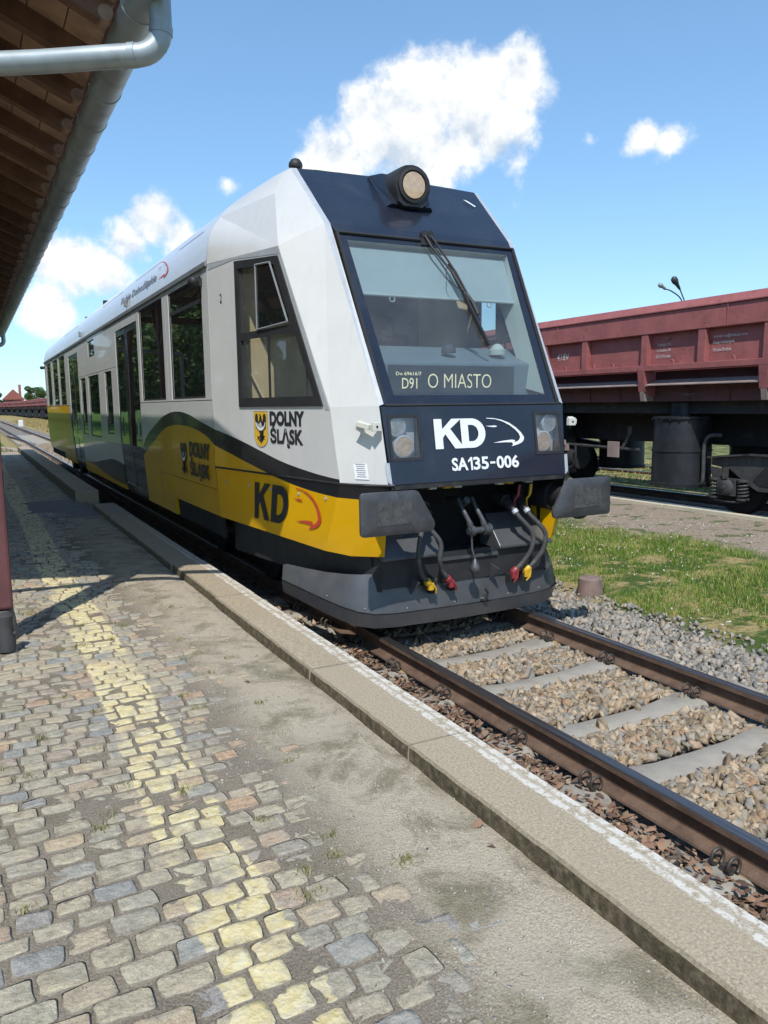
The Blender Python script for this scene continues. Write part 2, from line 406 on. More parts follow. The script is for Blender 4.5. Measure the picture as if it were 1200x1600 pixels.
ys = np.unique(np.concatenate([np.array([-300,-100,-40,-20,-10,-5]), np.linspace(-2,14,50), np.linspace(15,60,40), np.linspace(65,300,30), np.array([350,450,600,1000,1800])]))
GX, GY = np.meshgrid(xs, ys)
V = np.stack([GX.ravel(), GY.ravel(), ground_z(GX, GY).ravel()], 1)
nx, ny = len(xs), len(ys)
ii = (np.arange(ny-1)[:,None]*nx+np.arange(nx-1)[None,:]).ravel()
Fq = np.stack([ii, ii+1, ii+1+nx, ii+nx], 1)
def ground_mat():
    m, nt, b = new_mat('earth_and_turf'); N = NT(nt); X, Y, Z = N.xyz()
    big = N.noise(.55, 5, .6); mid = N.noise(3.0, 6, .65); fine = N.noise(26, 6, .7)
    dirt = N.ramp(fine, [(.3, (.17,.13,.095)), (.5, (.29,.235,.18)), (.72, (.42,.36,.29))])
    dry = N.ramp(fine, [(.3, (.16,.125,.05)), (.55, (.34,.27,.12)), (.75, (.46,.38,.19))])
    green = N.ramp(fine, [(.3, (.03,.055,.012)), (.6, (.075,.12,.025)), (.8, (.15,.18,.05))])
    turf = N.mix(N.step(mid, .40, .54), dry, green)
    # worn path of bare ground beside the far track, turf elsewhere
    wob = N.math('MULTIPLY', N.math('SUBTRACT', big, .5), 1.6)
    xx = N.math('ADD', X, wob)
    path = N.math('MULTIPLY', N.step(xx, 4.4, 5.3), N.math('SUBTRACT', 1.0, N.step(X, 7.0, 7.3)))
    path = N.math('MULTIPLY', path, N.math('SUBTRACT', 1.0, N.math('MULTIPLY', N.step(mid, .54, .62), .8)))
    path = N.math('MULTIPLY', path, N.math('SUBTRACT', 1.0, N.step(Y, 24, 34)))
    c = N.mix(path, turf, dirt)
    far = N.step(Y, 24, 40); c = N.mix(N.math('MULTIPLY', far, N.step(mid, .2, .5)), c, dry)
    # beds of broken stone under the tracks
    stone = N.ramp(N.voronoi(24, 'Color'), [(.1, (.08,.075,.07)), (.45, (.2,.185,.165)), (.8, (.33,.29,.245))])
    bed1 = N.math('MULTIPLY', N.step(X, -1.7, -1.6), N.math('SUBTRACT', 1.0, N.step(xx, 1.6, 2.2)))
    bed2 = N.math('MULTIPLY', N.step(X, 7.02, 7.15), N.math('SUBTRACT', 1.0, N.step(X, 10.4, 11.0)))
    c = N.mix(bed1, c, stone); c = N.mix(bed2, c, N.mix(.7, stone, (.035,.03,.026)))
    # mown grass away to the left
    lawn = N.math('SUBTRACT', 1.0, N.step(X, -9.6, -9.2)); c = N.mix(lawn, c, N.ramp(fine, [(.3, (.05,.10,.015)), (.7, (.12,.21,.04))]))
    c = N.mix(N.math('MULTIPLY', N.math('SUBTRACT', 1.0, N.step(X, -2.3, -2.2)), N.step(Y, 33, 33.4)), c, N.ramp(fine, [(.3, (.05,.10,.015)), (.7, (.12,.21,.04))]))
    N.l(c, b.inputs['Base Color']); b.inputs['Roughness'].default_value = .95; b.inputs['Specular IOR Level'].default_value = .2
    N.l(N.bump(N.math('ADD', fine, N.math('MULTIPLY', N.voronoi(24), 1.0)), .6, .03), b.inputs['Normal'])
    return m
tag(place('ground', np_mesh('ground', V, Fq, ground_mat(), smooth=True)), kind='structure')

# ------------------------------------------------------------------ platform
PZ = .243
def platform_z(x, y):
    z = PZ - .0022 + (vnoise(x, y, 1.1, 11)-.5)*.022 + (vnoise(x, y, 4.0, 12)-.5)*.008 + (vnoise(x, y, .55, 14)-.5)*.006
    z = z + np.clip((np.asarray(x)+2.75)/.4, 0, 1)*.012           # drifted sand towards the kerb buries the outer setts
    z = z - np.clip((np.asarray(x)+2.02)/.10, 0, 1)*.012
    return z
px_ = np.unique(np.concatenate([np.array([-31,-20,-12,-8,-6,-5]), np.linspace(-4.4,-1.9,64)]))
py_ = np.unique(np.concatenate([np.linspace(-8,1,10), np.linspace(1.1,9,190), np.linspace(9.2,33,80)]))
GX, GY = np.meshgrid(px_, py_); nx, ny = len(px_), len(py_)
V = np.stack([GX.ravel(), GY.ravel(), platform_z(GX, GY).ravel()], 1)
ii = (np.arange(ny-1)[:,None]*nx+np.arange(nx-1)[None,:]).ravel()
Fq = np.stack([ii, ii+1, ii+1+nx, ii+nx], 1)
def sand_mat():
    m, nt, b = new_mat('platform_sand'); N = NT(nt); X, Y, Z = N.xyz()
    g = N.noise(160, 4, .75); f = N.noise(34, 6, .7); l = N.noise(2.3, 5, .6); l2 = N.noise(3.2, 9, .72, dist=.6)
    c = N.ramp(g, [(.28, (.15,.122,.088)), (.45, (.37,.32,.24)), (.58, (.47,.41,.31)), (.72, (.66,.60,.50))])
    damp = N.mix(1.0, c, (.52,.52,.47), 'MULTIPLY')
    c = N.mix(N.step(l2, .44, .64), c, damp)
    c = N.mix(N.math('MULTIPLY', N.step(l, .52, .7), .6), c, (.40,.345,.27))
    moss = N.math('MULTIPLY', N.step(N.noise(3.1, 8, .75), .54, .74), .45); c = N.mix(moss, c, (.13,.125,.065))
    # darker trodden earth between the setts, ragged towards the open sand
    inj = N.math('SUBTRACT', 1.0, N.step(N.math('ADD', X, N.math('MULTIPLY', N.math('SUBTRACT', l2, .5), .9)), -2.62, -2.34))
    c = N.mix(N.math('MULTIPLY', inj, .8), c, N.ramp(g, [(.3, (.075,.062,.047)), (.55, (.20,.17,.13)), (.75, (.36,.32,.26))]))
    # old tar patch further along
    tar = N.math('MULTIPLY', N.math('MULTIPLY', N.step(N.math('ADD', Y, N.math('MULTIPLY', l, 1.2)), 13.0, 13.1), N.math('SUBTRACT', 1.0, N.step(N.math('ADD', Y, N.math('MULTIPLY', l, 1.2)), 15.6, 15.7))), N.step(N.math('ADD', X, N.math('MULTIPLY', l, .5)), -2.85, -2.8))
    c = N.mix(N.math('MULTIPLY', tar, .8), c, (.20,.20,.205))
    N.l(c, b.inputs['Base Color']); b.inputs['Roughness'].default_value = .95; b.inputs['Specular IOR Level'].default_value = .25
    h = N.math('ADD', N.math('MULTIPLY', g, .5), N.math('ADD', f, N.math('MULTIPLY', N.voronoi(90), .6)))
    N.l(N.bump(h, .55, .012), b.inputs['Normal'])
    return m
M['sand'] = sand_mat()
platform = tag(place('platform_ground', np_mesh('platform_ground', V, Fq, M['sand'], smooth=True)), kind='structure')

def sett_mat():
    m, nt, b = new_mat('granite_sett'); N = NT(nt); X, Y, Z = N.xyz()
    oi = N.n('ShaderNodeObjectInfo'); r = N.math('FRACT', N.math('ADD', oi.outputs['Random'], N.island))
    base = N.ramp(r, [(0, (.35,.31,.23)), (.16, (.44,.38,.275)), (.32, (.32,.30,.25)), (.46, (.48,.385,.26)), (.58, (.36,.335,.265)), (.70, (.46,.32,.21)), (.82, (.28,.285,.275)), (.92, (.40,.37,.29)), (1.0, (.46,.40,.29))])
    g = N.noise(220, 3, .7); f = N.noise(24, 7, .68); l = N.noise(60, 4, .6)
    c = N.mix(.75, base, N.ramp(f, [(.25, (.50,.50,.46)), (.5, (1,1,1)), (.75, (1.4,1.38,1.3))]), 'MULTIPLY')
    c = N.mix(.75, c, N.ramp(g, [(.3, (.5,.5,.5)), (.7, (1.5,1.5,1.45))]), 'MULTIPLY')
    lay = N.n('ShaderNodeMapping'); N.l(N.pos, lay.inputs[0]); lay.inputs['Scale'].default_value = (9,38,9); lay.inputs['Rotation'].default_value = (0,0,.25)
    c = N.mix(.55, c, N.ramp(N.noise(1.0, 6, .65, vec=lay.outputs[0]), [(.3, (.68,.67,.66)), (.55, (1,1,1)), (.75, (1.22,1.17,1.06))]), 'MULTIPLY')
    # yellow safety line painted over the setts, worn through in places
    jag = N.math('MULTIPLY', N.math('SUBTRACT', N.noise(9, 6, .7), .5), .10)
    # the line follows the rows with a small sideways drift
    bend = N.math('MULTIPLY', N.math('SINE', N.math('MULTIPLY', Y, .9)), .02)
    xx = N.math('ADD', N.math('ADD', X, jag), bend)
    line = N.math('MULTIPLY', N.step(xx, -3.095, -3.085), N.math('SUBTRACT', 1.0, N.step(xx, -2.815, -2.805)))
    wear = N.step(N.noise(13, 8, .72), .66, .58)
    fade = N.step(N.noise(2.6, 4, .6), .34, .50)
    paint = N.math('MULTIPLY', N.math('MULTIPLY', line, wear), fade)
    pc = N.ramp(N.noise(30, 5, .65), [(.3, (.60,.48,.19)), (.5, (.70,.60,.33)), (.75, (.73,.69,.50))])
    c = N.mix(N.math('MULTIPLY', paint, .88), c, pc)
    # sand lodged on the low parts
    n = N.geo.outputs['Normal']; nz = N.xyz(n)[2]
    grit = N.math('MULTIPLY', N.step(N.noise(7, 5, .7), .50, .66), .55)
    c = N.mix(grit, c, (.40,.365,.31)); c = N.mix(N.step(nz, .6, .2), c, (.33,.29,.23))
    N.l(c, b.inputs['Base Color']); b.inputs['Roughness'].default_value = .72; b.inputs['Specular IOR Level'].default_value = .4
    N.l(N.bump(N.math('ADD', N.math('MULTIPLY', f, 1.0), N.math('MULTIPLY', l, .5)), .85, .016), b.inputs['Normal'])
    return m
M['sett'] = sett_mat()
def sett_arrays(w, d, rnd, res=16):
    """one cobble: irregular rounded outline, domed top; returns verts (n,3), quad/tri faces as triangles"""
    outline = []
    cj = [(rnd.uniform(-.045,.03), rnd.uniform(-.05,.03)) for _ in range(4)]
    for q, (sx_, sy_) in enumerate(((1,1),(-1,1),(-1,-1),(1,-1))):
        rr_ = rnd.uniform(.07,.17); cx_ = sx_*(.5-rr_+cj[q][0]); cy_ = sy_*(.5-rr_+cj[q][1])
        for k in range(3):
            a = PI/2*q+PI/4*k; outline.append(((cx_+rr_*math.cos(a))*w, (cy_+rr_*math.sin(a))*d))
        # a broken point along the following edge
        nx_, ny_ = ((0,.5),(-.5,0),(0,-.5),(.5,0))[q]
        outline.append(((nx_*(1+rnd.uniform(-.06,.05))+(rnd.uniform(-.15,.15) if nx_ == 0 else 0))*w, (ny_*(1+rnd.uniform(-.06,.05))+(rnd.uniform(-.15,.15) if ny_ == 0 else 0))*d))
    res = len(outline)
    tilt = (rnd.uniform(-.006,.006), rnd.uniform(-.006,.006)); V = []
    for f, z in ((1.0,-.03),(1.0,-.0022),(.93,.0),(.62,.0008)):
        for x, y in outline:
            V.append((x*f, y*f, z+(x*tilt[0]+y*tilt[1] if f < .97 else 0)+(rnd.uniform(-.0022,.0022) if f < .97 else 0)))
    V.append((0,0,rnd.uniform(-.001,.002))); F = []
    for r in range(3):
        for k in range(res):
            a, b_ = r*res+k, r*res+(k+1) % res
            F += [(a, b_, b_+res), (a, b_+res, a+res)]
    for k in range(res): F.append((3*res+k, 3*res+(k+1) % res, 4*res))
    return np.array(V), np.array(F)
rnd = random.Random(5)
SETTS = []   # (x, y, w, d, rot, dz)
y = -0.4; row = 0
while y < 33:
    near = 1 if y < 9 else 1.0
    d = rnd.uniform(.086,.106)
    if y < 2.4: d *= 1.15
    edge = -2.36+.14*math.sin(y*1.3)+rnd.uniform(-.22,.16)
    x = -2.86-2.25-rnd.uniform(0,.15)
    while x < edge:
        w = rnd.uniform(.098,.148)
        if x < -3.12 and y < 3.2: w *= 1.22
        # keep a joint at both edges of the painted line (two stones wide)
        skew = .05*math.sin(x*1.7+y*.35)+.012*(x+3)+rnd.uniform(-.007,.007)+.018*math.sin(x*5.1+y*2.3)
        if not (13.2 < y < 14.9 and x > -2.95):
            SETTS.append((x+w/2, y+d/2+skew, w-.0105, d-.0095, rnd.uniform(-.06,.06), rnd.gauss(0,.0032)-(.004 if rnd.random() < .10 else 0)))
        x += w
    y += d; row += 1
def cam_depth(x, y, z=.25):
    q = Vector((x, y, z))-CLOC; return q.dot(_F), CF*q.dot(_R)/max(.05, q.dot(_F))+600, 800-CF*q.dot(_U)/max(.05, q.dot(_F))
inview = []
for i, s in enumerate(SETTS):
    dz, u, v = cam_depth(s[0], s[1])
    if dz > .5 and -40 < u < 1240 and -40 < v < 1640: inview.append((s[2]*s[3]/dz**2, i))
inview.sort(reverse=True); single = set(i for _, i in inview[:300])
variants = []
for k in range(40):
    rv = random.Random(100+k); Vv, Fv = sett_arrays(1, 1, rv); variants.append((Vv, Fv))
vmesh = {}
AV, AF, nb = [], [], 0
for i, (x, y, w, d, ro, dz) in enumerate(SETTS):
    Vv, Fv = variants[i % 40]
    zc = PZ+.004+dz+(vnoise(x, y, 1.1, 11)-.5)*.02
    if i in single:
        if i % 40 not in vmesh: vmesh[i % 40] = np_mesh('cobble', Vv, Fv, M['sett'], smooth=True)
        o = bpy.data.objects.new('cobble', vmesh[i % 40]); COL.objects.link(o); o.parent = platform
        o.location = (x, y, float(zc)); o.rotation_euler = (0, 0, ro); o.scale = (w, d, 1)
    else:
        c, s_ = math.cos(ro), math.sin(ro); P = Vv*np.array([w, d, 1]); Q = np.stack([P[:,0]*c-P[:,1]*s_+x, P[:,0]*s_+P[:,1]*c+y, P[:,2]+zc], 1)
        AV.append(Q); AF.append(Fv+nb); nb += len(Q)
cob = place('cobbles', np_mesh('cobbles', np.concatenate(AV), np.concatenate(AF), M['sett'], smooth=True), platform); cob['kind'] = 'stuff'

# grit and small pebbles on the sand strip
def pebble_cloud(pts, sizes, rng, flat=.6):
    """irregular 8-corner stones as one vertex / face array"""
    cube = np.array([(-1,-1,-1),(1,-1,-1),(1,1,-1),(-1,1,-1),(-1,-1,1),(1,-1,1),(1,1,1),(-1,1,1)], float)*.5
    F = np.array([(0,2,1),(0,3,2),(4,5,6),(4,6,7),(0,1,5),(0,5,4),(1,2,6),(1,6,5),(2,3,7),(2,7,6),(3,0,4),(3,4,7)])
    n = len(pts); C = cube[None]*(1+rng.uniform(-.55,.5,(n,8,3))); C = C*np.stack([sizes*rng.uniform(.8,1.65,n), sizes*rng.uniform(.55,1.05,n), sizes*flat*rng.uniform(.4,1.0,n)], 1)[:,None,:]
    # random rotation
    q = rng.normal(size=(n,4)); q /= np.linalg.norm(q, axis=1)[:,None]; w, x, y, z = q.T
    R = np.stack([1-2*(y*y+z*z),2*(x*y-z*w),2*(x*z+y*w),2*(x*y+z*w),1-2*(x*x+z*z),2*(y*z-x*w),2*(x*z-y*w),2*(y*z+x*w),1-2*(x*x+y*y)],1).reshape(n,3,3)
    C = np.einsum('nij,nkj->nki', R, C)+pts[:,None,:]
    return C.reshape(-1,3), (F[None]+np.arange(n)[:,None,None]*8).reshape(-1,3)
rg = np.random.default_rng(3)
n = 2600; xx = rg.uniform(-2.75,-1.93,n); yy = rg.uniform(1.0,9,n)
pv, pf = pebble_cloud(np.stack([xx, yy, platform_z(xx, yy)+.001], 1), rg.uniform(.004,.011,n), rg)
M['grit'] = pm('grit', (.34,.31,.27), .9, var=.5, vscale=60)
o = place('grit', np_mesh('grit', pv, pf, M['grit']), platform); o['kind'] = 'stuff'

# weeds in the joints
def blade_cloud(px, py, pz, h, w, rng, lean=.5):
    n = len(px); a = rng.uniform(0, 2*PI, n); dx, dy = np.cos(a), np.sin(a); l = rng.uniform(.1, lean, n)*h; a2 = rng.uniform(0, 2*PI, n)
    base = np.stack([px, py, pz], 1); sd = np.stack([-dy*w/2, dx*w/2, np.zeros(n)], 1)
    mid = base+np.stack([np.cos(a2)*l*.35, np.sin(a2)*l*.35, h*.55], 1); tip = base+np.stack([np.cos(a2)*l, np.sin(a2)*l, h], 1)
    V = np.stack([base-sd, base+sd, mid+sd*.7, mid-sd*.7, tip], 1).reshape(-1,3)
    i = np.arange(n)[:,None]*5
    F = np.concatenate([np.concatenate([i, i+1, i+2], 1), np.concatenate([i, i+2, i+3], 1), np.concatenate([i+3, i+2, i+4], 1)])
    return V, F
def grass_mat(name, stops):
    m, nt, b = new_mat(name); N = NT(nt)
    f = N.math('ADD', N.math('MULTIPLY', N.island, .6), N.math('MULTIPLY', N.noise(1.6, 4, .6), .55))
    N.l(N.ramp(f, stops), b.inputs['Base Color']); b.inputs['Roughness'].default_value = .6; b.inputs['Specular IOR Level'].default_value = .3
    b.inputs['Transmission Weight'].default_value = 0
    return m
M['grass'] = grass_mat('grass', [(.2, (.05,.125,.008)), (.45, (.10,.21,.016)), (.62, (.19,.27,.035)), (.82, (.36,.32,.12))])
M['weed'] = grass_mat('weed', [(.2, (.10,.12,.03)), (.5, (.17,.19,.05)), (.8, (.34,.30,.13))])
tx, ty = [], []
rt = random.Random(9)
for k in range(46):
    cx, cy = rt.uniform(-4.0,-2.25), rt.uniform(1.8,7.2); m_ = rt.randint(14, 40)
    for q in range(m_): tx.append(cx+rt.gauss(0,.022)); ty.append(cy+rt.gauss(0,.014))
for cx, cy in ((-3.37,6.75),(-3.30,6.70),(-3.05,5.6),(-2.72,2.26),(-2.35,2.28)):
    for q in range(50): tx.append(cx+rt.gauss(0,.03)); ty.append(cy+rt.gauss(0,.02))
tx, ty = np.array(tx), np.array(ty)
v_, f_ = blade_cloud(tx, ty, platform_z(tx, ty), rg.uniform(.012,.038,len(tx)), np.full(len(tx),.004), rg, 1.0)
o = place('joint_weeds', np_mesh('joint_weeds', v_, f_, M['weed'])); tag(o, 'small yellowish weeds in the joints of the platform setts', 'weeds', kind='stuff')

# ------------------------------------------------------------------ platform edge of granite slabs
def kerb_mat():
    m, nt, b = new_mat('granite_edge'); N = NT(nt); X, Y, Z = N.xyz(); oi = N.n('ShaderNodeObjectInfo')
    g = N.noise(95, 5, .8); f = N.noise(22, 6, .65); l = N.noise(2.2, 6, .7)
    c = N.ramp(g, [(.32, (.13,.10,.065)), (.46, (.32,.265,.185)), (.56, (.42,.355,.255)), (.70, (.64,.56,.42))])
    c = N.mix(N.math('MULTIPLY', N.step(l, .45, .7), .45), c, (.33,.28,.195))
    c = N.mix(N.math('MULTIPLY', oi.outputs['Random'], .22), c, (.42,.36,.26))
    # rough mossy side towards the paving
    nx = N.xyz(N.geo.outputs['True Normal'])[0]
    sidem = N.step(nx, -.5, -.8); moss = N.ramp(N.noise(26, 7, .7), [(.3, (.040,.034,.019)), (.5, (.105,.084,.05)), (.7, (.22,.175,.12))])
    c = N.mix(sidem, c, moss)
    # worn white edge line
    jag = N.math('MULTIPLY', N.math('SUBTRACT', N.noise(14, 6, .75), .5), .05)
    xw = N.math('ADD', X, jag)
    white = N.math('MULTIPLY', N.step(xw, -1.70, -1.688), N.step(N.noise(24, 9, .8), .57, .47))
    rub = N.math('SUBTRACT', 1.0, N.math('MULTIPLY', N.math('MULTIPLY', N.step(xw, -1.665, -1.655), N.math('SUBTRACT', 1.0, N.step(xw, -1.645, -1.635))), .75))
    white = N.math('MULTIPLY', N.math('MULTIPLY', white, rub), N.math('SUBTRACT', 1.0, N.math('MULTIPLY', N.step(Y, 8, 12), .8)))
    c = N.mix(N.math('MULTIPLY', white, .8), c, (.68,.66,.60))
    N.l(c, b.inputs['Base Color']); b.inputs['Roughness'].default_value = .8; b.inputs['Specular IOR Level'].default_value = .35
    N.l(N.bump(N.math('ADD', N.math('MULTIPLY', g, .4), N.math('ADD', f, N.math('MULTIPLY', N.math('MULTIPLY', sidem, N.noise(30, 6, .7)), 4.0))), .45, .010), b.inputs['Normal'])
    return m
M['kerb'] = kerb_mat()
edge = empty('platform_edge', (-1.76, 6.0, .2)); tag(edge, 'row of long grey-brown granite edge slabs along the platform with a worn white line', 'platform edge')
def slab(y0, y1, x0, x1, zt, zb, rnd_, gap=.016):
    """long stone with a split, uneven inner face"""
    n = max(4, int((y1-y0)/.06)); Ys = np.linspace(y0+gap/2, y1-gap/2, n+1); mb = MB(); V = []
    for yk in Ys:
        j = rnd_.uniform(-.006,.006)
        V += [(x0-.004+rnd_.uniform(-.004,.004), yk, zb), (x0-.004+rnd_.uniform(-.003,.002), yk, zt-.05), (x0+j*.5, yk, zt-.010), (x0+.012+j*.5, yk, zt),
              (x1-.012, yk, zt-.002), (x1+rnd_.uniform(-.002,.002), yk, zt-.014), (x1, yk, zb)]
    F = []
    for i in range(n):
        for k in range(6): F.append((i*7+k, i*7+k+1, (i+1)*7+k+1, (i+1)*7+k))
        F.append((i*7+6, i*7, (i+1)*7, (i+1)*7+6))
    F += [tuple(range(7)), tuple(n*7+k for k in range(6,-1,-1))]
    return mb.add(V, F)
rk = random.Random(3)
js = [-6.2,-4.4,-2.5,-.7,1.05,2.98,4.17,6.2,7.8,9.6,11.6,13.4]
for a, b_ in zip(js[:-1], js[1:]):
    dx = rk.uniform(-.006,.006); dz = rk.uniform(-.004,.004)
    slab(a, b_, -1.925+dx, -1.593+dx*.5, .32+dz, -.05, rk).build('edge_slab', M['kerb'], edge, smooth=40)
js = [14.45,17.0,19.2,21.4,24.0,26.5,29.0,31.0,33.0]
for a, b_ in zip(js[:-1], js[1:]):
    dx = rk.uniform(-.006,.006); dz = rk.uniform(-.006,.006)
    slab(a, b_, -2.07+dx, -1.69+dx, .445+dz, -.05, rk).build('edge_slab', M['kerb'], edge, smooth=40)
# turned-in end of the platform
for k in range(6):
    y0 = 33.05+k*.95; xo = -2.05-.03*k*k
    slab(y0, y0+.93, xo-.18, xo+.16, .30-.01*k, -.05, rk).build('edge_slab', M['kerb'], edge, smooth=40)

# fallen leaves and bits on the platform
def leaf_cloud(pts, sizes, rng):
    n = len(pts); a = rng.uniform(0,2*PI,n); V = []
    loc = np.array([(-1,0,0),(-.35,-.42,.22),(.45,-.36,.12),(1,0,.05),(.45,.36,.2),(-.35,.42,.1)])[None]*np.ones((n,1,1))
    loc = loc+rng.uniform(-.15,.15,loc.shape); loc = loc*sizes[:,None,None]
    loc[:,:,2] *= rng.uniform(.3,1.6,n)[:,None]
    c, s_ = np.cos(a)[:,None], np.sin(a)[:,None]; t = rng.uniform(-.7,.7,(n,1))
    X = loc[:,:,0]*c-loc[:,:,1]*s_; Y = loc[:,:,0]*s_+loc[:,:,1]*c; Z = loc[:,:,2]+X*t
    V = np.stack([X,Y,Z],2)+pts[:,None,:]; i = np.arange(n)[:,None]*6
    F = np.concatenate([np.concatenate([i,i+1,i+5],1), np.concatenate([i+1,i+2,i+4],1), np.concatenate([i+1,i+4,i+5],1), np.concatenate([i+2,i+3,i+4],1)])
    return V.reshape(-1,3), F
def leaf_litter_mat():
    m, nt, b = new_mat('dead_leaves'); N = NT(nt)
    N.l(N.ramp(N.island, [(0,(.07,.045,.03)),(.35,(.16,.095,.06)),(.65,(.25,.145,.09)),(.85,(.33,.20,.12)),(1,(.20,.16,.12))]), b.inputs['Base Color']); b.inputs['Roughness'].default_value = .7
    return m
M['leaves_dead'] = leaf_litter_mat()
n = 5200; xx = rg.uniform(-1.55,-.86,n); yy = np.concatenate([rg.uniform(.6,6.2,n-400), rg.uniform(5,8,400)])
v_, f_ = leaf_cloud(np.stack([xx, yy, -.16+rg.uniform(-.02,.03,n)],1), rg.uniform(.014,.036,n), rg)
keep_ = None
o = place('leaf_litter', np_mesh('leaf_litter', v_, f_, M['leaves_dead'])); tag(o, 'brown dead leaves lying between the rail and the platform edge', 'leaves', kind='stuff')
for k, (lx, ly, ls) in enumerate(((-2.27,4.32,.03),(-1.98,2.35,.028),(-2.02,2.2,.02))):
    v_, f_ = leaf_cloud(np.array([[lx, ly, float(platform_z(np.array([lx]), np.array([ly]))[0])+.006]]), np.array([ls]), rg)
    o = place('dead_leaf', np_mesh('dead_leaf', v_, f_, M['leaves_dead']))
    tag(o, ['curled red-brown leaf on the sand strip, farthest of the three', 'flat tan leaf on the sand beside the long edge slab', 'tiny dry leaf nearest the viewer beside the edge slab'][k], 'leaf')

# ------------------------------------------------------------------ tracks
def rail_profile(xc, zt=0.0):
    p = [(-.036,-.010),(-.030,-.002),(-.015,.0),(.015,.0),(.030,-.002),(.036,-.010),(.036,-.036),(.010,-.048),(.008,-.115),(.062,-.138),(.066,-.150),(-.066,-.150),(-.062,-.138),(-.008,-.115),(-.010,-.048),(-.036,-.036)]
    return [(xc+a, zt+b) for a, b in p]
def rail_mat():
    m, nt, b = new_mat('rail_rust'); N = NT(nt); f = N.noise(7, 7, .7); g = N.noise(90, 5, .7)
    c = N.ramp(f, [(.3, (.075,.046,.032)), (.5, (.135,.085,.058)), (.72, (.19,.125,.085))])
    c = N.mix(.5, c, N.ramp(g, [(.3, (.6,.6,.6)), (.7, (1.3,1.3,1.3))]), 'MULTIPLY')
    N.l(c, b.inputs['Base Color']); b.inputs['Roughness'].default_value = .75
    N.l(N.bump(g, .3, .003), b.inputs['Normal']); return m
def rail_top_mat():
    m, nt, b = new_mat('rail_steel'); N = NT(nt); X, Y, Z = N.xyz()
    st = N.n('ShaderNodeMapping'); N.l(N.pos, st.inputs[0]); st.inputs['Scale'].default_value = (60, .7, 1)
    f = N.noise(1.0, 5, .6, vec=st.outputs[0])
    N.l(N.ramp(f, [(.3, (.10,.085,.075)), (.55, (.22,.21,.21)), (.75, (.34,.34,.35))]), b.inputs['Base Color'])
    N.l(N.math('ADD', N.math('MULTIPLY', f, .3), .16), b.inputs['Roughness']); b.inputs['Metallic'].default_value = .85; return m
M['rail_rust'] = rail_mat(); M['rail_steel'] = rail_top_mat()
def rail(name, xc, y0, y1, bend=None, zt=0.0):
    prof = rail_profile(0, zt); n = len(prof); ysr = [y0, y1] if bend is None else list(np.linspace(y0, y1, 60)); mb = MB(); V = []; F = []; mi = []
    for yk in ysr:
        dx = 0 if bend is None else bend(yk)
        V += [(xc+a+dx, yk, b_) for a, b_ in prof]
    for i in range(len(ysr)-1):
        for k in range(n): F.append((i*n+k, i*n+(k+1) % n, (i+1)*n+(k+1) % n, (i+1)*n+k)); mi.append(1 if k in (0,1,2,3,4) else 0)
    F += [tuple(range(n)), tuple((len(ysr)-1)*n+k for k in range(n-1,-1,-1))]; mi += [0,0]
    mb.v = V; mb.f = F; mb.m = mi
    return mb.build(name, [M['rail_rust'], M['rail_steel']], None, smooth=35)
tag(rail('rail', -.7525, -8, 140), 'rusty steel rail nearest the platform, running under the railcar', 'rail', 'rails of the platform track')
tag(rail('rail', .7525, -8, 140), 'rusty steel rail of the platform track on its grass side', 'rail', 'rails of the platform track')
def wag_bend(yk): return -3.5*max(0.0, (yk-130)/105)**2
tag(rail('rail', 7.7475, -40, 330, wag_bend), 'nearer shiny rail under the red freight wagons', 'rail', 'rails of the wagon track')
tag(rail('rail', 9.2525, -40, 330, wag_bend), 'farther rail under the red freight wagons', 'rail', 'rails of the wagon track')
# siding that leaves towards the yard, far down the line
def sid(yk): return -5.5*max(0.0, (yk-46)/60)**1.6
tag(rail('rail', -.62, 46, 140, sid), 'curved rail of the far turnout leaving towards the left', 'rail', 'turnout rails')
for k, xc in enumerate((12.6, 14.1)):
    tag(rail('rail', xc, -30, 120, None, -.02), ['dull rail in the grass beyond the freight wagons, the nearer one', 'dull rail in the grass beyond the freight wagons, the farther one'][k], 'rail', 'rails of the yard track')

M['concrete'] = pm('sleeper_concrete', (.31,.285,.24), .85, var=.12, vscale=9, col2=(.22,.20,.17), v2=(.5,.75), v2scale=4, bump=.35, bscale=70, bdist=.006)
M['clip_steel'] = pm('clip_steel', (.085,.075,.066), .55, .5, var=.3, vscale=40, col2=(.14,.10,.075), v2=(.5,.7), v2scale=30)
M['pad_yellow'] = pm('pad_yellow', (.42,.30,.12), .6, var=.2)
def sleeper_mesh():
    mb = MB(); xs_ = [-1.27,-1.18,-.95,-.55,-.3,0,.3,.55,.95,1.18,1.27]; zt = [-.20,-.158,-.152,-.156,-.176,-.18,-.176,-.156,-.152,-.158,-.20]; V = []
    for x_, z_ in zip(xs_, zt):
        w = .115 if abs(x_) > .4 else .098
        V += [(x_,-w-.03,-.32),(x_,-w,z_-.012),(x_,-w+.015,z_),(x_,w-.015,z_),(x_,w,z_-.012),(x_,w+.03,-.32)]
    F = []
    for i in range(len(xs_)-1):
        for k in range(5): F.append((i*6+k, i*6+k+1, (i+1)*6+k+1, (i+1)*6+k))
        F.append((i*6+5, i*6, (i+1)*6, (i+1)*6+5))
    F += [(0,1,2,3,4,5), tuple((len(xs_)-1)*6+k for k in range(5,-1,-1))]
    return mb.add(V, F).mesh('sleeper', M['concrete'], 50)
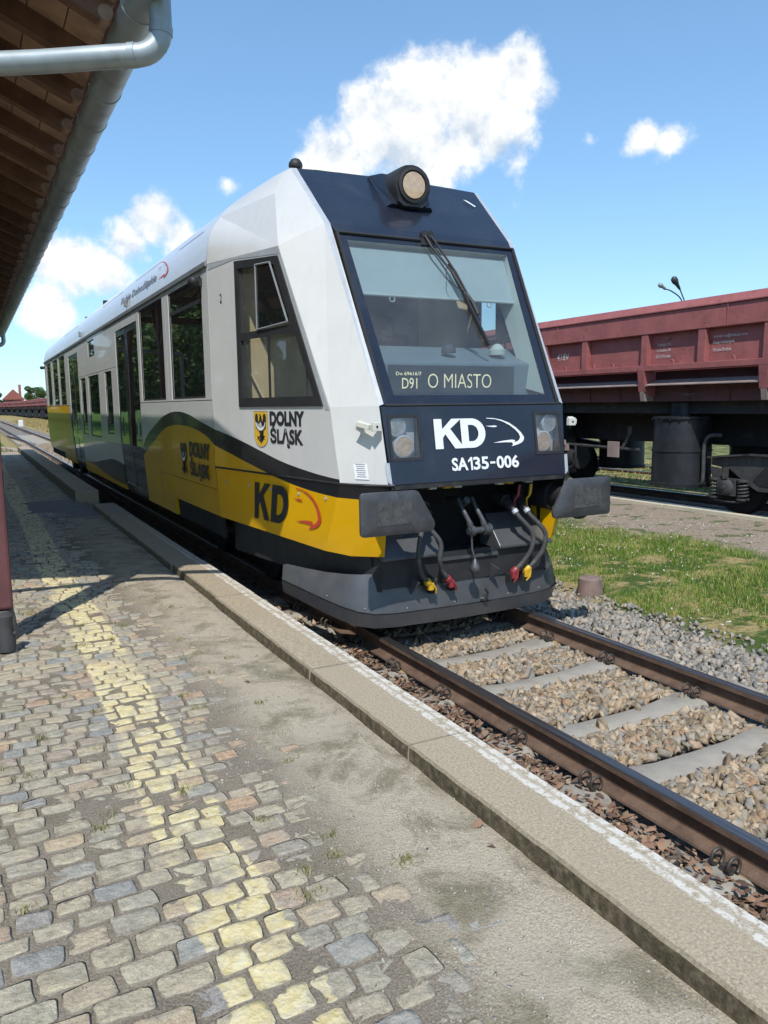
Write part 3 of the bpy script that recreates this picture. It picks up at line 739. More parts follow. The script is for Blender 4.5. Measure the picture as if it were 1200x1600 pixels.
def clip_mesh(sgn):
    """spring clip: one steel rod wound into two upright rings whose ends press on the rail foot"""
    pts = []
    for c0 in (-.042, .042):
        for k in range(15):
            a = -.35*PI+2.0*PI*k/14*.93
            pts.append((sgn*(.052-.034*math.cos(a)), c0+.012*(k/14-.5), -.020+.036*math.sin(a)+.010))
    mb = MB(); mb.tube(smooth_curve(pts[:15], 2), .0085, 7); mb.tube(smooth_curve(pts[15:], 2), .0085, 7)
    mb.tube([(sgn*.03,-.05,-.047),(sgn*.03,.05,-.047)], .0085, 7); mb.box(sgn*.045-.022, sgn*.045+.022, -.02, .02, -.07, -.03)
    return mb.mesh('rail_clip', M['clip_steel'], 60)
SLM = sleeper_mesh(); CLM = {1: clip_mesh(1), -1: clip_mesh(-1)}
PADM = MB().box(-.075,.075,-.085,.085,-.006,0).mesh('rail_pad', M['pad_yellow'])
SLY = [-1.2,-.55,.1,.78,1.42,2.10,2.945,3.59,4.41,5.10,5.78,6.45,7.1,7.8]+[25.8+.7*k for k in range(60)]
for k, yk in enumerate(SLY):
    s = bpy.data.objects.new('sleeper', SLM); COL.objects.link(s); s.location = (random.uniform(-.02,.02), yk, 0); s.rotation_euler = (0,0,random.uniform(-.012,.012))
    where = 'in front of the railcar' if yk < 5.5 else ('under the nose of the railcar' if yk < 10 else 'behind the railcar, far down the line')
    ordn = ['first','second','third','fourth','fifth','sixth','seventh','eighth','ninth','tenth','eleventh']
    if yk < 5.5: tag(s, 'pale concrete sleeper in front of the railcar, %s counting from its nose' % ordn[sum(1 for q in SLY if yk < q < 5.5)], 'sleeper', 'sleepers of the platform track')
    else: tag(s, 'pale concrete sleeper of the platform track '+where, 'sleeper', 'sleepers '+where)
    if yk > 34: continue
    for xr in (-.7525,.7525):
        pd = bpy.data.objects.new('rail_pad', PADM); COL.objects.link(pd); pd.parent = s; pd.location = (xr, 0, -.150)
        for sg in (-1,1):
            c = bpy.data.objects.new('rail_clip', CLM[sg]); COL.objects.link(c); c.parent = s; c.location = (xr+sg*.048, random.uniform(-.006,.006), -.098)

def ballast_mat(name, stops):
    m, nt, b = new_mat(name); N = NT(nt); f = N.noise(70, 4, .65)
    c = N.mix(.6, N.ramp(N.island, stops), N.ramp(f, [(.3,(.55,.55,.55)),(.7,(1.35,1.33,1.3))]), 'MULTIPLY')
    N.l(c, b.inputs['Base Color']); b.inputs['Roughness'].default_value = .85; b.inputs['Specular IOR Level'].default_value = .3; return m
M['ballast_tan'] = ballast_mat('ballast_tan', [(0,(.14,.11,.08)),(.2,(.33,.25,.155)),(.4,(.25,.225,.185)),(.55,(.43,.33,.215)),(.7,(.235,.23,.21)),(.85,(.45,.37,.265)),(1,(.29,.185,.115))])
M['ballast_grey'] = ballast_mat('ballast_grey', [(0,(.14,.135,.12)),(.25,(.28,.26,.225)),(.5,(.36,.33,.28)),(.7,(.22,.22,.215)),(.85,(.34,.27,.19)),(1,(.42,.38,.32))])
SLA = np.array(SLY)
def scatter(n, x0, x1, y0, y1, smin, smax, zf, avoid=True):
    xx = rg.uniform(x0,x1,n); yy = rg.uniform(y0,y1,n)
    if avoid:
        dist = np.abs(yy[:,None]-SLA[None]).min(1); keep = (dist > .135) | (np.abs(xx) > 1.30) | (rg.uniform(0,1,n) < .02)
        keep &= (np.abs(np.abs(xx)-.7525) > .095)
        xx, yy = xx[keep], yy[keep]
    ss = rg.uniform(smin,smax,len(xx))
    return np.stack([xx, yy, zf(xx, yy)+rg.uniform(-.012,.016,len(xx))], 1), ss
def ballast(name, label, sets, mat):
    P = np.concatenate([a for a, _ in sets]); S = np.concatenate([b_ for _, b_ in sets])
    v_, f_ = pebble_cloud(P, S, rg, .75); o = place(name, np_mesh(name, v_, f_, mat)); tag(o, label, 'ballast', kind='stuff')
flat = lambda x, y: np.full(len(x), -.186)
shoulder = lambda x, y: ground_z(x, y)+.012
ballast('tan_ballast', 'tan and brown broken stone between the rails and sleepers', [scatter(15500,-.70,.70,1.0,7.5,.028,.064,flat), scatter(2600,-1.55,-.83,1.0,7.5,.026,.05,lambda x,y: np.full(len(x),-.192)), scatter(5000,-1.4,1.4,26.5,50,.05,.085,flat)], M['ballast_tan'])
ballast('grey_ballast', 'pale grey broken stone on the shoulder beside the grass', [scatter(9000,.82,1.85,1.2,9.5,.030,.062,shoulder), scatter(700,1.75,2.1,1.6,9.5,.02,.045,shoulder), scatter(3000,1.0,2.1,26,60,.05,.09,shoulder)], M['ballast_grey'])

# ------------------------------------------------------------------ grass between the tracks
def grow(n, x0, x1, y0, y1, hmin, hmax, w, thr, seed):
    xx = rg.uniform(x0,x1,n); yy = rg.uniform(y0,y1,n)
    d = vnoise(xx, yy, 1.3, seed)*.6+vnoise(xx, yy, 4.5, seed+1)*.4
    edge_ = np.clip((xx-(1.62+.40*vnoise(xx*0, yy, 1.5, 5)))/.35, 0, 1)*np.clip((5.6+1.2*(vnoise(xx*0+3, yy, .5, 6)-.5)-xx)/1.0, .06, 1)
    keep = (d*edge_+rg.uniform(-.12,.12,n)) > thr
    xx, yy, d = xx[keep], yy[keep], d[keep]
    h = rg.uniform(hmin,hmax,len(xx))*(.55+.9*d)
    return blade_cloud(xx, yy, ground_z(xx, yy)-.004, h, np.full(len(xx), w)*rg.uniform(.7,1.4,len(xx)), rg, .9)
parts_ = [grow(125000,1.6,6.6,2.6,13,.022,.075,.006,.40,31), grow(30000,1.9,6.9,13,40,.03,.08,.012,.42,31)]
nb = 0; AV = []; AF = []
for v_, f_ in parts_: AV.append(v_); AF.append(f_+nb); nb += len(v_)
o = place('grass', np_mesh('grass', np.concatenate(AV), np.concatenate(AF), M['grass'])); tag(o, 'short patchy green grass between the two tracks', 'grass', kind='stuff')
# clover heads
n = 900; xx = rg.uniform(2.1,6.0,n); yy = rg.uniform(2.8,12,n); kp = vnoise(xx, yy, .8, 41) > .52; xx, yy = xx[kp], yy[kp]
v_, f_ = pebble_cloud(np.stack([xx, yy, ground_z(xx, yy)+rg.uniform(.03,.06,len(xx))],1), np.full(len(xx),.013)*rg.uniform(.7,1.3,len(xx)), rg, 1.0)
M['clover'] = pm('clover', (.62,.60,.52), .8, var=.1)
o = place('clover_flowers', np_mesh('clover_flowers', v_, f_, M['clover'])); tag(o, 'small white clover flowers dotted through the grass', 'flowers', kind='stuff')
# dry grass along the far tracks
M['grass_dry'] = grass_mat('grass_dry', [(.2,(.16,.13,.04)),(.5,(.34,.27,.11)),(.8,(.46,.38,.18))])
n = 16000; xx = np.concatenate([rg.uniform(2.2,6.6,n), rg.uniform(10.8,16,6000)]); yy = np.concatenate([rg.uniform(38,140,n), rg.uniform(8,26,6000)])
v_, f_ = blade_cloud(xx, yy, ground_z(xx, yy)-.01, np.concatenate([rg.uniform(.05,.22,n), rg.uniform(.04,.12,6000)]), np.concatenate([rg.uniform(.03,.08,n), rg.uniform(.012,.03,6000)]), rg, .8)
o = place('dry_grass', np_mesh('dry_grass', v_, f_, M['grass_dry'])); tag(o, 'straw-coloured dry grass along the far tracks', 'grass', kind='stuff')

# low concrete edging in front of the wagon track
M['cream_concrete'] = pm('cream_concrete', (.52,.47,.35), .85, var=.12, vscale=5, bump=.3, bscale=60)
eg = empty('track_edging', (6.95, 10, .05)); tag(eg, 'low cream concrete edging strip beside the freight wagons', 'edging')
for k in range(16): MB().box(6.90+.0, 7.02, -6+k*2.6, -6+k*2.6+2.585, -.25, .105+random.uniform(-.004,.004)).build('edging_block', M['cream_concrete'], eg, bevel=.008)
# ------------------------------------------------------------------ railcar
def livery_mat():
    """white with a black-edged yellow wave along the lower side"""
    m, nt, b = new_mat('railcar_livery'); N = NT(nt); X, Y, Z = N.xyz()
    top1 = [(5.0,1.295),(5.42,1.30),(5.705,1.313),(6.09,1.351),(6.417,1.396),(6.719,1.455),(7.08,1.53),(7.43,1.595),(7.886,1.665),(8.328,1.724),(8.84,1.796),(9.327,1.823),(10.02,1.774),(10.55,1.661),(11.23,1.473),(11.6,1.30),(13,.95)]
    bot1 = [(5.0,1.155),(5.43,1.156),(5.65,1.161),(6.1,1.192),(6.565,1.255),(6.73,1.287),(7.1,1.355),(7.45,1.424),(7.78,1.487),(8.08,1.568),(8.7,1.649),(9.25,1.667),(9.95,1.623),(10.77,1.418),(11.5,1.208),(12,1.05),(13,.66)]
    top2 = [(13,.92),(14.2,.98),(15.5,.90),(17,.78),(18.4,.74),(19.5,.74),(20.3,.9),(20.45,1.5),(20.62,1.95),(21,1.955),(29.6,1.955)]
    bot2 = [(13,.62),(14.2,.60),(15.5,.64),(17,.72),(18.4,.735),(19.5,.735),(20.3,.89),(20.45,1.48),(20.62,1.94),(21,1.95),(29.6,1.95)]
    def curve(pts, y0, y1):
        q = N.n('ShaderNodeFloatCurve'); N.l(N.math('DIVIDE', N.math('SUBTRACT', Y, y0), y1-y0, clamp=True), q.inputs['Value'])
        c = q.mapping.curves[0]; pp = [((a-y0)/(y1-y0), z/2.2) for a, z in pts]
        c.points[0].location = pp[0]; c.points[1].location = pp[-1]
        for a in pp[1:-1]: c.points.new(*a)
        for k in c.points: k.handle_type = 'AUTO_CLAMPED'
        q.mapping.update(); return N.math('MULTIPLY', q.outputs[0], 2.2)
    back = N.math('GREATER_THAN', Y, 13.0)
    def sel(a, b_): return N.math('ADD', N.math('MULTIPLY', a, N.math('SUBTRACT', 1.0, back)), N.math('MULTIPLY', b_, back))
    top = sel(curve(top1,5,13), curve(top2,13,29.6)); bot = sel(curve(bot1,5,13), curve(bot2,13,29.6))
    isb = N.math('LESS_THAN', Z, top); isy = N.math('LESS_THAN', Z, bot)
    dirt = N.noise(1.7, 6, .65); st = N.n('ShaderNodeMapping'); N.l(N.pos, st.inputs[0]); st.inputs['Scale'].default_value = (3,3,.35); streak = N.noise(2.0, 6, .65, vec=st.outputs[0])
    white = N.ramp(dirt, [(.3,(.56,.56,.545)),(.7,(.62,.62,.61))])
    white = N.mix(N.math('MULTIPLY', N.step(streak, .55, .8), .25), white, (.42,.41,.38))
    yel = N.ramp(dirt, [(.3,(.66,.355,.0)),(.7,(.73,.405,.0))])
    c = N.mix(isb, white, (.012,.013,.017)); c = N.mix(isy, c, yel)
    # road dirt thrown up on the lowest part
    low = N.math('MULTIPLY', N.step(N.math('ADD', Z, N.math('MULTIPLY', dirt, .12)), .98, .66), .22); c = N.mix(low, c, (.36,.20,.05))
    N.l(c, b.inputs['Base Color']); N.l(N.math('ADD', N.math('MULTIPLY', dirt, .12), .3), b.inputs['Roughness']); b.inputs['Specular IOR Level'].default_value = .25
    b.inputs['Coat Weight'].default_value = .30; b.inputs['Coat Roughness'].default_value = .025; b.inputs['Coat IOR'].default_value = 1.5
    N.l(N.bump(N.noise(.7, 2, .4), .05, .03), b.inputs['Coat Normal'])
    return m
M['livery'] = livery_mat()
car = empty('railcar', (0, 17.2, 0)); tag(car, 'white, yellow and dark blue diesel railcar standing at the platform', 'train')
YC = 17.21                                        # middle of the vehicle
def sx(z): return float(np.interp(z, [.5,.72,1.25,1.3,3.3], [1.383,1.397,1.434,1.44,1.44]))
def wall(mapf, y0, y1, z0, z1, holes, mat, name, depth=.035, zsplit=(1.27,)):
    """panel with cut-outs and reveals; mapf(y, z, d) -> point, d = depth inward"""
    Ys = sorted(set([y0, y1]+[h for q in holes for h in q[:2]])); Zs = sorted(set([z0, z1]+[h for q in holes for h in q[2:]]+[z for z in zsplit if z0 < z < z1]))
    mb = MB()
    for a, b_ in zip(Ys[:-1], Ys[1:]):
        for c, d in zip(Zs[:-1], Zs[1:]):
            ym, zm = (a+b_)/2, (c+d)/2
            if any(h[0] < ym < h[1] and h[2] < zm < h[3] for h in holes): continue
            mb.add([mapf(a,c,0), mapf(b_,c,0), mapf(b_,d,0), mapf(a,d,0)], [(0,1,2,3)])
    def strip(p, q): mb.add([mapf(*p,0), mapf(*q,0), mapf(*q,depth), mapf(*p,depth)], [(0,1,2,3)])
    for h in holes+[(y0,y1,z0,z1)]:
        c = [(h[0],h[2]),(h[1],h[2]),(h[1],h[3]),(h[0],h[3])]
        for i in range(4): strip(c[i], c[(i+1) % 4])
    return mb.build(name, mat, car)
def side_map(sg):
    return lambda y, z, d: (sg*(sx(z)-d), y, z)
def pane(mapf, y0, y1, z0, z1, d, mat, name='window', parent=None, frame=.022, fd=.012):
    """window: glass with a black rubber seal round it"""
    def q(y, z, dd): return mapf(y, z, dd)
    mb = MB(); f = frame
    for (a,b_,c,e) in ((y0,y1,z0,z0+f),(y0,y1,z1-f,z1),(y0,y0+f,z0+f,z1-f),(y1-f,y1,z0+f,z1-f)):
        P = [q(a,c,fd),q(b_,c,fd),q(b_,e,fd),q(a,e,fd)]; Q = [q(a,c,d+.01),q(b_,c,d+.01),q(b_,e,d+.01),q(a,e,d+.01)]
        mb.add(P+Q, [(0,1,2,3),(7,6,5,4),(0,4,5,1),(1,5,6,2),(2,6,7,3),(3,7,4,0)])
    fr = mb.build(name, M['black_rubber'], parent or car)
    g = MB(); P = [q(y0+f,z0+f,d),q(y1-f,z0+f,d),q(y1-f,z1-f,d),q(y0+f,z1-f,d)]; Q = [q(y0+f,z0+f,d+.006),q(y1-f,z0+f,d+.006),q(y1-f,z1-f,d+.006),q(y0+f,z1-f,d+.006)]
    g.add(P+Q, [(0,1,2,3),(7,6,5,4),(0,4,5,1),(1,5,6,2),(2,6,7,3),(3,7,4,0)])
    g.build('pane', mat, fr); return fr
ZT = 3.235
for sg in (-1, 1):
    mp = side_map(sg); G = .004; L = M['livery']
    # forward saloon, two tall windows
    wall(mp, 7.805, 9.72-G, 1.945, ZT, [(8.05,9.56,1.965,3.19)], L, 'wall_panel'); wall(mp, 9.72+G, 11.55, 1.945, ZT, [(9.88,11.38,1.965,3.20)], L, 'wall_panel')
    wall(mp, 7.805, 9.72-G, 1.035, 1.937, [], L, 'wall_panel'); wall(mp, 9.72+G, 10.5, 1.035, 1.937, [], L, 'wall_panel'); wall(mp, 10.5+G*.5, 11.55, .54, 1.937, [], L, 'wall_panel')
    wall(mp, 7.805, 9.80, .755, 1.029, [], L, 'skirt_hatch'); wall(mp, 9.806, 10.495, .54, 1.029, [(9.93,10.02,.80,.97)], L, 'skirt_hatch')
    pane(mp, 8.05, 9.56, 1.965, 2.955, .016, M['tinted_glass']); pane(mp, 8.05, 9.56, 2.955, 3.19, .014, M['tinted_glass']); pane(mp, 9.88, 11.38, 1.965, 3.20, .016, M['tinted_glass'])
    # middle low-floor part
    wall(mp, 13.40, 15.37-G, 2.54, ZT, [], L, 'wall_panel'); wall(mp, 15.37+G, 18.38, 2.54, ZT, [(15.80,16.66,2.86,3.17)], L, 'wall_panel'); pane(mp, 15.80, 16.66, 2.86, 3.17, .014, M['tinted_glass'])
    wall(mp, 13.40, 15.2-G, 1.268, 2.532, [(13.95,14.70,1.42,2.50)], L, 'wall_panel'); wall(mp, 15.2+G, 18.38, 1.268, 2.532, [(15.44,16.90,1.32,2.50),(17.28,18.10,1.32,2.50)], L, 'wall_panel')
    pane(mp, 13.95, 14.70, 1.42, 2.22, .016, M['tinted_glass']); pane(mp, 13.95, 14.70, 2.22, 2.50, .014, M['tinted_glass']); pane(mp, 15.44, 16.90, 1.32, 2.50, .016, M['tinted_glass']); pane(mp, 17.28, 18.10, 1.32, 2.50, .016, M['tinted_glass'])
    wall(mp, 13.40, 15.2-G, .53, 1.262, [], L, 'wall_panel'); wall(mp, 15.2+G, 18.38, .53, 1.262, [], L, 'wall_panel')
    # rear saloon
    wins = [(20.98,22.43),(22.72,24.20),(24.65,26.04)]
    wall(mp, 20.17, 26.60, 1.945, ZT, [(a,b_,1.965,3.18) for a, b_ in wins], L, 'wall_panel')
    for a, b_ in wins: pane(mp, a, b_, 1.965, 3.18, .016, M['tinted_glass'])
    wall(mp, 20.17, 22.6-G, 1.035, 1.937, [], L, 'wall_panel'); wall(mp, 22.6+G, 26.60, 1.035, 1.937, [], L, 'wall_panel')
    wall(mp, 20.17, 22.6-G, .55, 1.029, [(21.2,21.28,.78,.92)], L, 'skirt_hatch'); wall(mp, 22.6+G, 26.60, .70, 1.029, [], L, 'skirt_hatch')
    # doors: two dark glazed leaves each
    for y0, y1, z0, z1 in ((11.555,13.395,.56,3.085),(18.385,20.165,.60,3.075)):
        hd = MB(); hd.add([mp(y0,z1+.002,0), mp(y1,z1+.002,0), mp(y1,ZT,0), mp(y0,ZT,0)], [(0,1,2,3)]); hd.build('door_header', L, car)
        dr = MB(); dr.add([mp(y0+.004,z0,.034), mp(y1-.004,z0,.034), mp(y1-.004,z1,.034), mp(y0+.004,z1,.034)], [(0,1,2,3)]); dob = dr.build('door', M['black_rubber'], car)
        ym = (y0+y1)/2
        for a, b_ in ((y0+.015, ym-.012), (ym+.012, y1-.015)):
            lf = MB(); f = .055
            for (p0,p1,q0,q1) in ((a,b_,z0+.01,z0+.10),(a,b_,1.20,1.30),(a,b_,z1-.09,z1-.01),(a,a+f,z0+.10,1.20),(b_-f,b_,z0+.10,1.20),(a,a+f,1.30,z1-.09),(b_-f,b_,1.30,z1-.09)):
                P = [mp(p0,q0,.008),mp(p1,q0,.008),mp(p1,q1,.008),mp(p0,q1,.008)]; Q = [mp(p0,q0,.03),mp(p1,q0,.03),mp(p1,q1,.03),mp(p0,q1,.03)]
                lf.add(P+Q, [(0,1,2,3),(0,4,5,1),(1,5,6,2),(2,6,7,3),(3,7,4,0)])
            lo = lf.build('door_leaf', M['dark_gloss'] if 'dark_gloss' in M else M.setdefault('dark_gloss', pm('dark_gloss', (.016,.017,.02), .2, 0, var=.1, coat=.6)), car)
            for q0, q1 in ((1.30,z1-.09),(z0+.10,1.20)):
                gp = MB(); gp.add([mp(a+f,q0,.014), mp(b_-f,q0,.014), mp(b_-f,q1,.014), mp(a+f,q1,.014)], [(0,1,2,3)]); gp.build('pane', M['tinted_glass'], lo)
            hm = MB(); yh = b_-.09 if a > ym else a+.09
            hm.tube([mp(yh,1.42,-.02), mp(yh,1.72,-.02)], .012, 6); hm.build('door_handle', M['trim_grey'], lo)
    # dark backing behind joints and under the floor
    bk = MB(); bk.add([mp(7.8,.52,.036), mp(26.6,.52,.036), mp(26.6,3.24,.036), mp(7.8,3.24,.036)], [(0,1,2,3)]); bk.build('inner_lining', M['void'], car)
    # gutter below the roof curve
    gm = MB(); gm.prism([(sg*1.425,7.8,3.237),(sg*1.462,7.8,3.245),(sg*1.466,7.8,3.285),(sg*1.43,7.8,3.312)], (0,18.8,0)); gm.build('roof_gutter', M['gutter_grey'], car)
# roof
roofp = [(-1.44,3.30),(-1.43,3.40),(-1.403,3.535),(-1.355,3.63),(-1.287,3.72),(-1.20,3.82),(-1.09,3.91),(-.94,3.975),(-.7,4.0),(0,4.02)]
roofp = roofp+[(-x, z) for x, z in roofp[-2::-1]]
mb = MB(); Vr = []; n = len(roofp)
for yk in (7.8, 26.6): Vr += [(x, yk, z) for x, z in roofp]
mb.add(Vr, [(i, i+1, n+i+1, n+i) for i in range(n-1)]); mb.build('roof', M['roof_white'], car, smooth=30)
def roof_x(z): return float(np.interp(z, [3.30,3.40,3.535,3.63,3.72,3.82,3.91], [1.44,1.43,1.403,1.355,1.287,1.20,1.09]))
for y0, y1, z0 in ((8.25,9.3,3.66),(10.6,12.2,3.72),(13.2,15.4,3.70),(19,22,3.70)):   # roof cover seams
    q = MB(); q.add([(-roof_x(z0)-.004,y0,z0),(-roof_x(z0)-.004,y1,z0),(-roof_x(z0+.012)-.004,y1,z0+.012),(-roof_x(z0+.012)-.004,y0,z0+.012)], [(0,1,2,3)]); q.build('roof_seam', M['gutter_grey'], car)
for y0 in (12.2, 17.6):
    q = MB(); q.obox((-1.455,y0,3.40),(.02,0,0),(0,.03,0),(0,0,.055)); q.build('roof_bracket', M['gutter_grey'], car, bevel=.01)
for y0, x0 in ((17.3,-.95),(20.5,-.9)):
    q = MB(); q.tube([(x0,y0,3.96),(x0,y0,4.07)], .05, 10); q.build('roof_vent', M['dark_metal'], car)
for y0 in (14.8, 18.5):
    q = MB(); q.box(-.62,.62,y0,y0+2.2,3.99,4.075); q.build('roof_unit', M['roof_white'], car, bevel=.03)
xd = Vector((0,-1,0)); ud = Vector((.40,0,1)).normalized()
text_mesh('roof_lettering', 'Koleje Dolnośląskie', M['print_grey'], (-1.431,12.75,3.402), xd, Vector((.2,0,1)), 2.55, .15, .02, .004, car, slant=.15)
sw = [(0,1.0),(.35,.98),(.66,.85),(.86,.62),(.95,.36),(.90,.14),(.74,.02),(.52,-.06),(.60,.06),(.36,.10),(.0,.16),(.30,.06),(.56,-.02)]
SWOOSH = [[(0,1),(.20,.985),(.42,.92),(.62,.81),(.80,.64),(.93,.46),(1.0,.30),(.985,.19),(.92,.11),(.82,.055),(.72,.02),(.63,0),(.68,.06),(.72,.13),(.80,.16),(.86,.22),(.89,.31),(.86,.43),(.77,.57),(.62,.73),(.44,.86),(.24,.95),(.01,.975)],
          [(.13,.135),(.42,.20),(.66,.225),(.74,.20),(.72,.13),(.68,.06),(.66,.10),(.64,.13),(.45,.14),(.3,.135)],
          [(-.04,.725),(.10,.725),(.20,.735),(.28,.71),(.24,.675),(.16,.675),(.06,.695)]]
poly_decal('roof_emblem', [[(x*.62, y*.25) for x, y in q] for q in SWOOSH], M['print_red'], (-1.431,10.15,3.40), xd, Vector((.2,0,1)), car, .004)

# ---------------------------------------------------------------- cabs
def cab_x(y): return -1.44+.1475*(7.8-y)
A_low = [(-sx(z), 7.8, z) for z in (.755,1.27,1.867,3.26)]
B = [(-1.135,5.74,.705),(-1.101,5.501,1.27),(-1.119,5.627,1.86),(-1.229,6.366,3.20)]
C = [(-.826,5.295,.695),(-.852,5.145,1.27),(-.885,5.242,1.867),(-.945,6.05,3.345),(-.98,6.67,3.925)]
def turn(o):
    """the same piece at the far end of the vehicle"""
    c = o.copy(); COL.objects.link(c); c.parent = o.parent
    c.matrix_parent_inverse = Matrix.Identity(4)
    c.matrix_basis = Matrix.Translation((0,0,0)) @ Matrix.Rotation(PI, 4, 'Z')
    # mesh data is in world coordinates about Y = YC: shift so that it turns about the vehicle's middle
    c.matrix_parent_inverse = Matrix.Translation((-car.location.x, -car.location.y, 0)) @ Matrix.Translation((0, 2*YC, 0))
    for ch in o.children:
        k = ch.copy(); COL.objects.link(k); k.parent = c; k.matrix_parent_inverse = Matrix.Identity(4)
    return c
def lerp3(a, b_, t): return tuple(a[i]+(b_[i]-a[i])*t for i in range(3))
CABS = []
for sg in (-1, 1):
    def s(q): return (q[0] if sg < 0 else -q[0], q[1], q[2])
    # lower side: yellow skirt and upper cab side with the window cut out
    mb = MB(); k = 6
    for i in range(k):                                                    # skirt, below the black joint
        t0, t1 = i/k, (i+1)/k
        lo0, lo1 = lerp3(A_low[0], B[0], t0), lerp3(A_low[0], B[0], t1); up0, up1 = lerp3((-1.434,7.795,1.262), (B[1][0],B[1][1],1.262), t0), lerp3((-1.434,7.795,1.262), (B[1][0],B[1][1],1.262), t1)
        mb.add([s(lo0), s(lo1), s(up1), s(up0)], [(0,1,2,3)])
    b0, b1 = B[0], (B[1][0],B[1][1],1.262); c0, c1 = C[0], (C[1][0],C[1][1]+.004,1.262)
    m0 = (-1.03,5.47,.695); m1 = (-1.0,5.285,1.262)
    mb.add([s(b0), s(m0), s(m1), s(b1)], [(0,1,2,3)]); mb.add([s(m0), s(c0), s(c1), s(m1)], [(0,1,2,3)])
    mb.add([s(c0), s(c1), s((-.80,5.5,1.262)), s((-.78,5.55,.695))], [(0,1,2,3)])
    CABS.append(mb.build('cab_skirt', M['livery'], car, smooth=25))
    # upper side
    W = [(6.379,3.117),(5.72,1.872),(7.18,1.872),(7.18,3.19)]           # window corners (y, z): front top, front bottom, rear bottom, rear top
    def cs(y, z, d=0):
        x = -1.44+.1475*(7.8-y); n = Vector((-1,-.1475,0)).normalized(); return s((x-n.x*d, y-n.y*d, z))
    mb = MB()
    def fr(z): return float(np.interp(z, [1.27,1.86,3.20], [5.501,5.627,6.366]))
    zs = [1.276,1.5,1.70,1.872]
    for a, b_ in zip(zs[:-1], zs[1:]):
        for t0, t1 in ((0,.3),(.3,.65),(.65,1)):
            ya0, ya1 = 7.795+(fr(a)-7.795)*t0, 7.795+(fr(a)-7.795)*t1; yb0, yb1 = 7.795+(fr(b_)-7.795)*t0, 7.795+(fr(b_)-7.795)*t1
            mb.add([cs(ya0,a), cs(ya1,a), cs(yb1,b_), cs(yb0,b_)], [(0,1,2,3)])
    mb.add([cs(7.795,1.872), cs(7.18,1.872), cs(7.18,3.19), cs(7.795,3.255)], [(0,1,2,3)])
    mb.add([cs(5.72,1.872), cs(fr(1.872),1.872), cs(fr(3.117),3.117), cs(6.379,3.117)], [(0,1,2,3)])
    mb.add([cs(7.18,3.19), cs(6.379,3.117), cs(fr(3.117),3.117), cs(fr(3.19),3.20), cs(7.795,3.255)], [(0,1,2,3,4)])
    cyc = [(7.18,1.872),(5.72,1.872),(6.379,3.117),(7.18,3.19)]
    for i in range(4): mb.add([cs(*cyc[i]), cs(*cyc[(i+1) % 4]), cs(*cyc[(i+1) % 4],.05), cs(*cyc[i],.05)], [(0,1,2,3)])
    CABS.append(mb.build('cab_side', M['livery'], car))
    # grey surround in front of and above the window
    gs = MB(); gs.add([cs(5.69,1.84,-.003), cs(fr(1.84)+.008,1.84,-.003), cs(fr(3.19)+.01,3.195,-.003), cs(7.78,3.25,-.003), cs(7.78,3.20,-.003), cs(7.2,3.215,-.003), cs(6.36,3.135,-.003)], [(0,1,2,6),(2,3,5,6),(3,4,5)])
    CABS.append(gs.build('window_surround', M['trim_grey'], car))
    # corner panel and crown facets
    T = (-1.11,6.73,3.715)
    mb = MB()
    nB1 = (B[1][0],B[1][1],1.276); nC1 = (C[1][0],C[1][1]+.002,1.276)
    mb.add([s(nB1), s(nC1), s(C[2]), s(B[2])], [(0,1,2,3)]); mb.add([s(B[2]), s(C[2]), s(C[3]), s(B[3])], [(0,1,2,3)])
    CABS.append(mb.build('corner_panel', M['white_paint'], car))
    rp = [(-1.44,3.26),(-1.43,3.40),(-1.403,3.535),(-1.355,3.63),(-1.287,3.72),(-1.20,3.82),(-1.09,3.91),(-.94,3.975),(-.7,4.0),(0,4.02)]
    R_ = [(x,7.797,z) for x, z in rp]
    mb = MB(); V = [s(q) for q in ([B[3], C[3], C[4], T]+R_+[(-.7,6.72,3.955),(0,6.74,3.965),(-1.06,6.86,3.86),(-1.02,7.02,3.93)])]
    F = [(0,1,3),(1,2,3),(0,3,8),(0,8,7),(0,7,6),(0,6,5),(0,5,4),(3,16,9),(3,9,8),(3,2,16),(16,2,17),(16,17,10),(16,10,9),(17,2,14),(17,11,10),(17,14,12),(17,12,11),(14,15,13),(14,13,12)]
    CABS.append(mb.add(V, F).build('cab_crown', M['white_paint'], car, smooth=16))
    # trim strip between corner panel and front
    mb = MB(); ti = [(-.848,5.238,1.88),(-.895,6.045,3.345),(-.93,6.655,3.925)]; to = [C[2],C[3],C[4]]
    for a in range(2): mb.add([s(to[a]), s(ti[a]), s(ti[a+1]), s(to[a+1])], [(0,1,2,3)])
    mb.add([s((-.872,5.138,1.30)), s((-.835,5.132,1.27)), s((-.845,5.160,1.44)), s((-.882,5.166,1.44))], [(0,1,2,3)])
    CABS.append(mb.build('edge_trim', M['trim_grey'], car))
    # side window: black frame, opening upper sash, two lower panes
    mb = MB()
    def ring(outer, inner, d0, d1):
        n = len(outer)
        for i in range(n):
            j = (i+1) % n
            P = [cs(*outer[i],d0), cs(*outer[j],d0), cs(*inner[j],d0), cs(*inner[i],d0)]; Q = [cs(*outer[i],d1), cs(*outer[j],d1), cs(*inner[j],d1), cs(*inner[i],d1)]
            mb.add(P+Q, [(0,1,2,3),(3,2,6,7),(0,4,5,1)])
    out_ = [(7.185,1.868),(5.715,1.868),(6.375,3.122),(7.185,3.195)]; inn = [(7.12,1.95),(5.83,1.95),(6.435,3.06),(7.12,3.12)]
    ring(out_, inn, -.012, .04)
    mb.add([cs(7.12,2.475,-.006), cs(6.13,2.475,-.006), cs(6.16,2.54,-.006), cs(7.12,2.54,-.006)], [(0,1,2,3)])
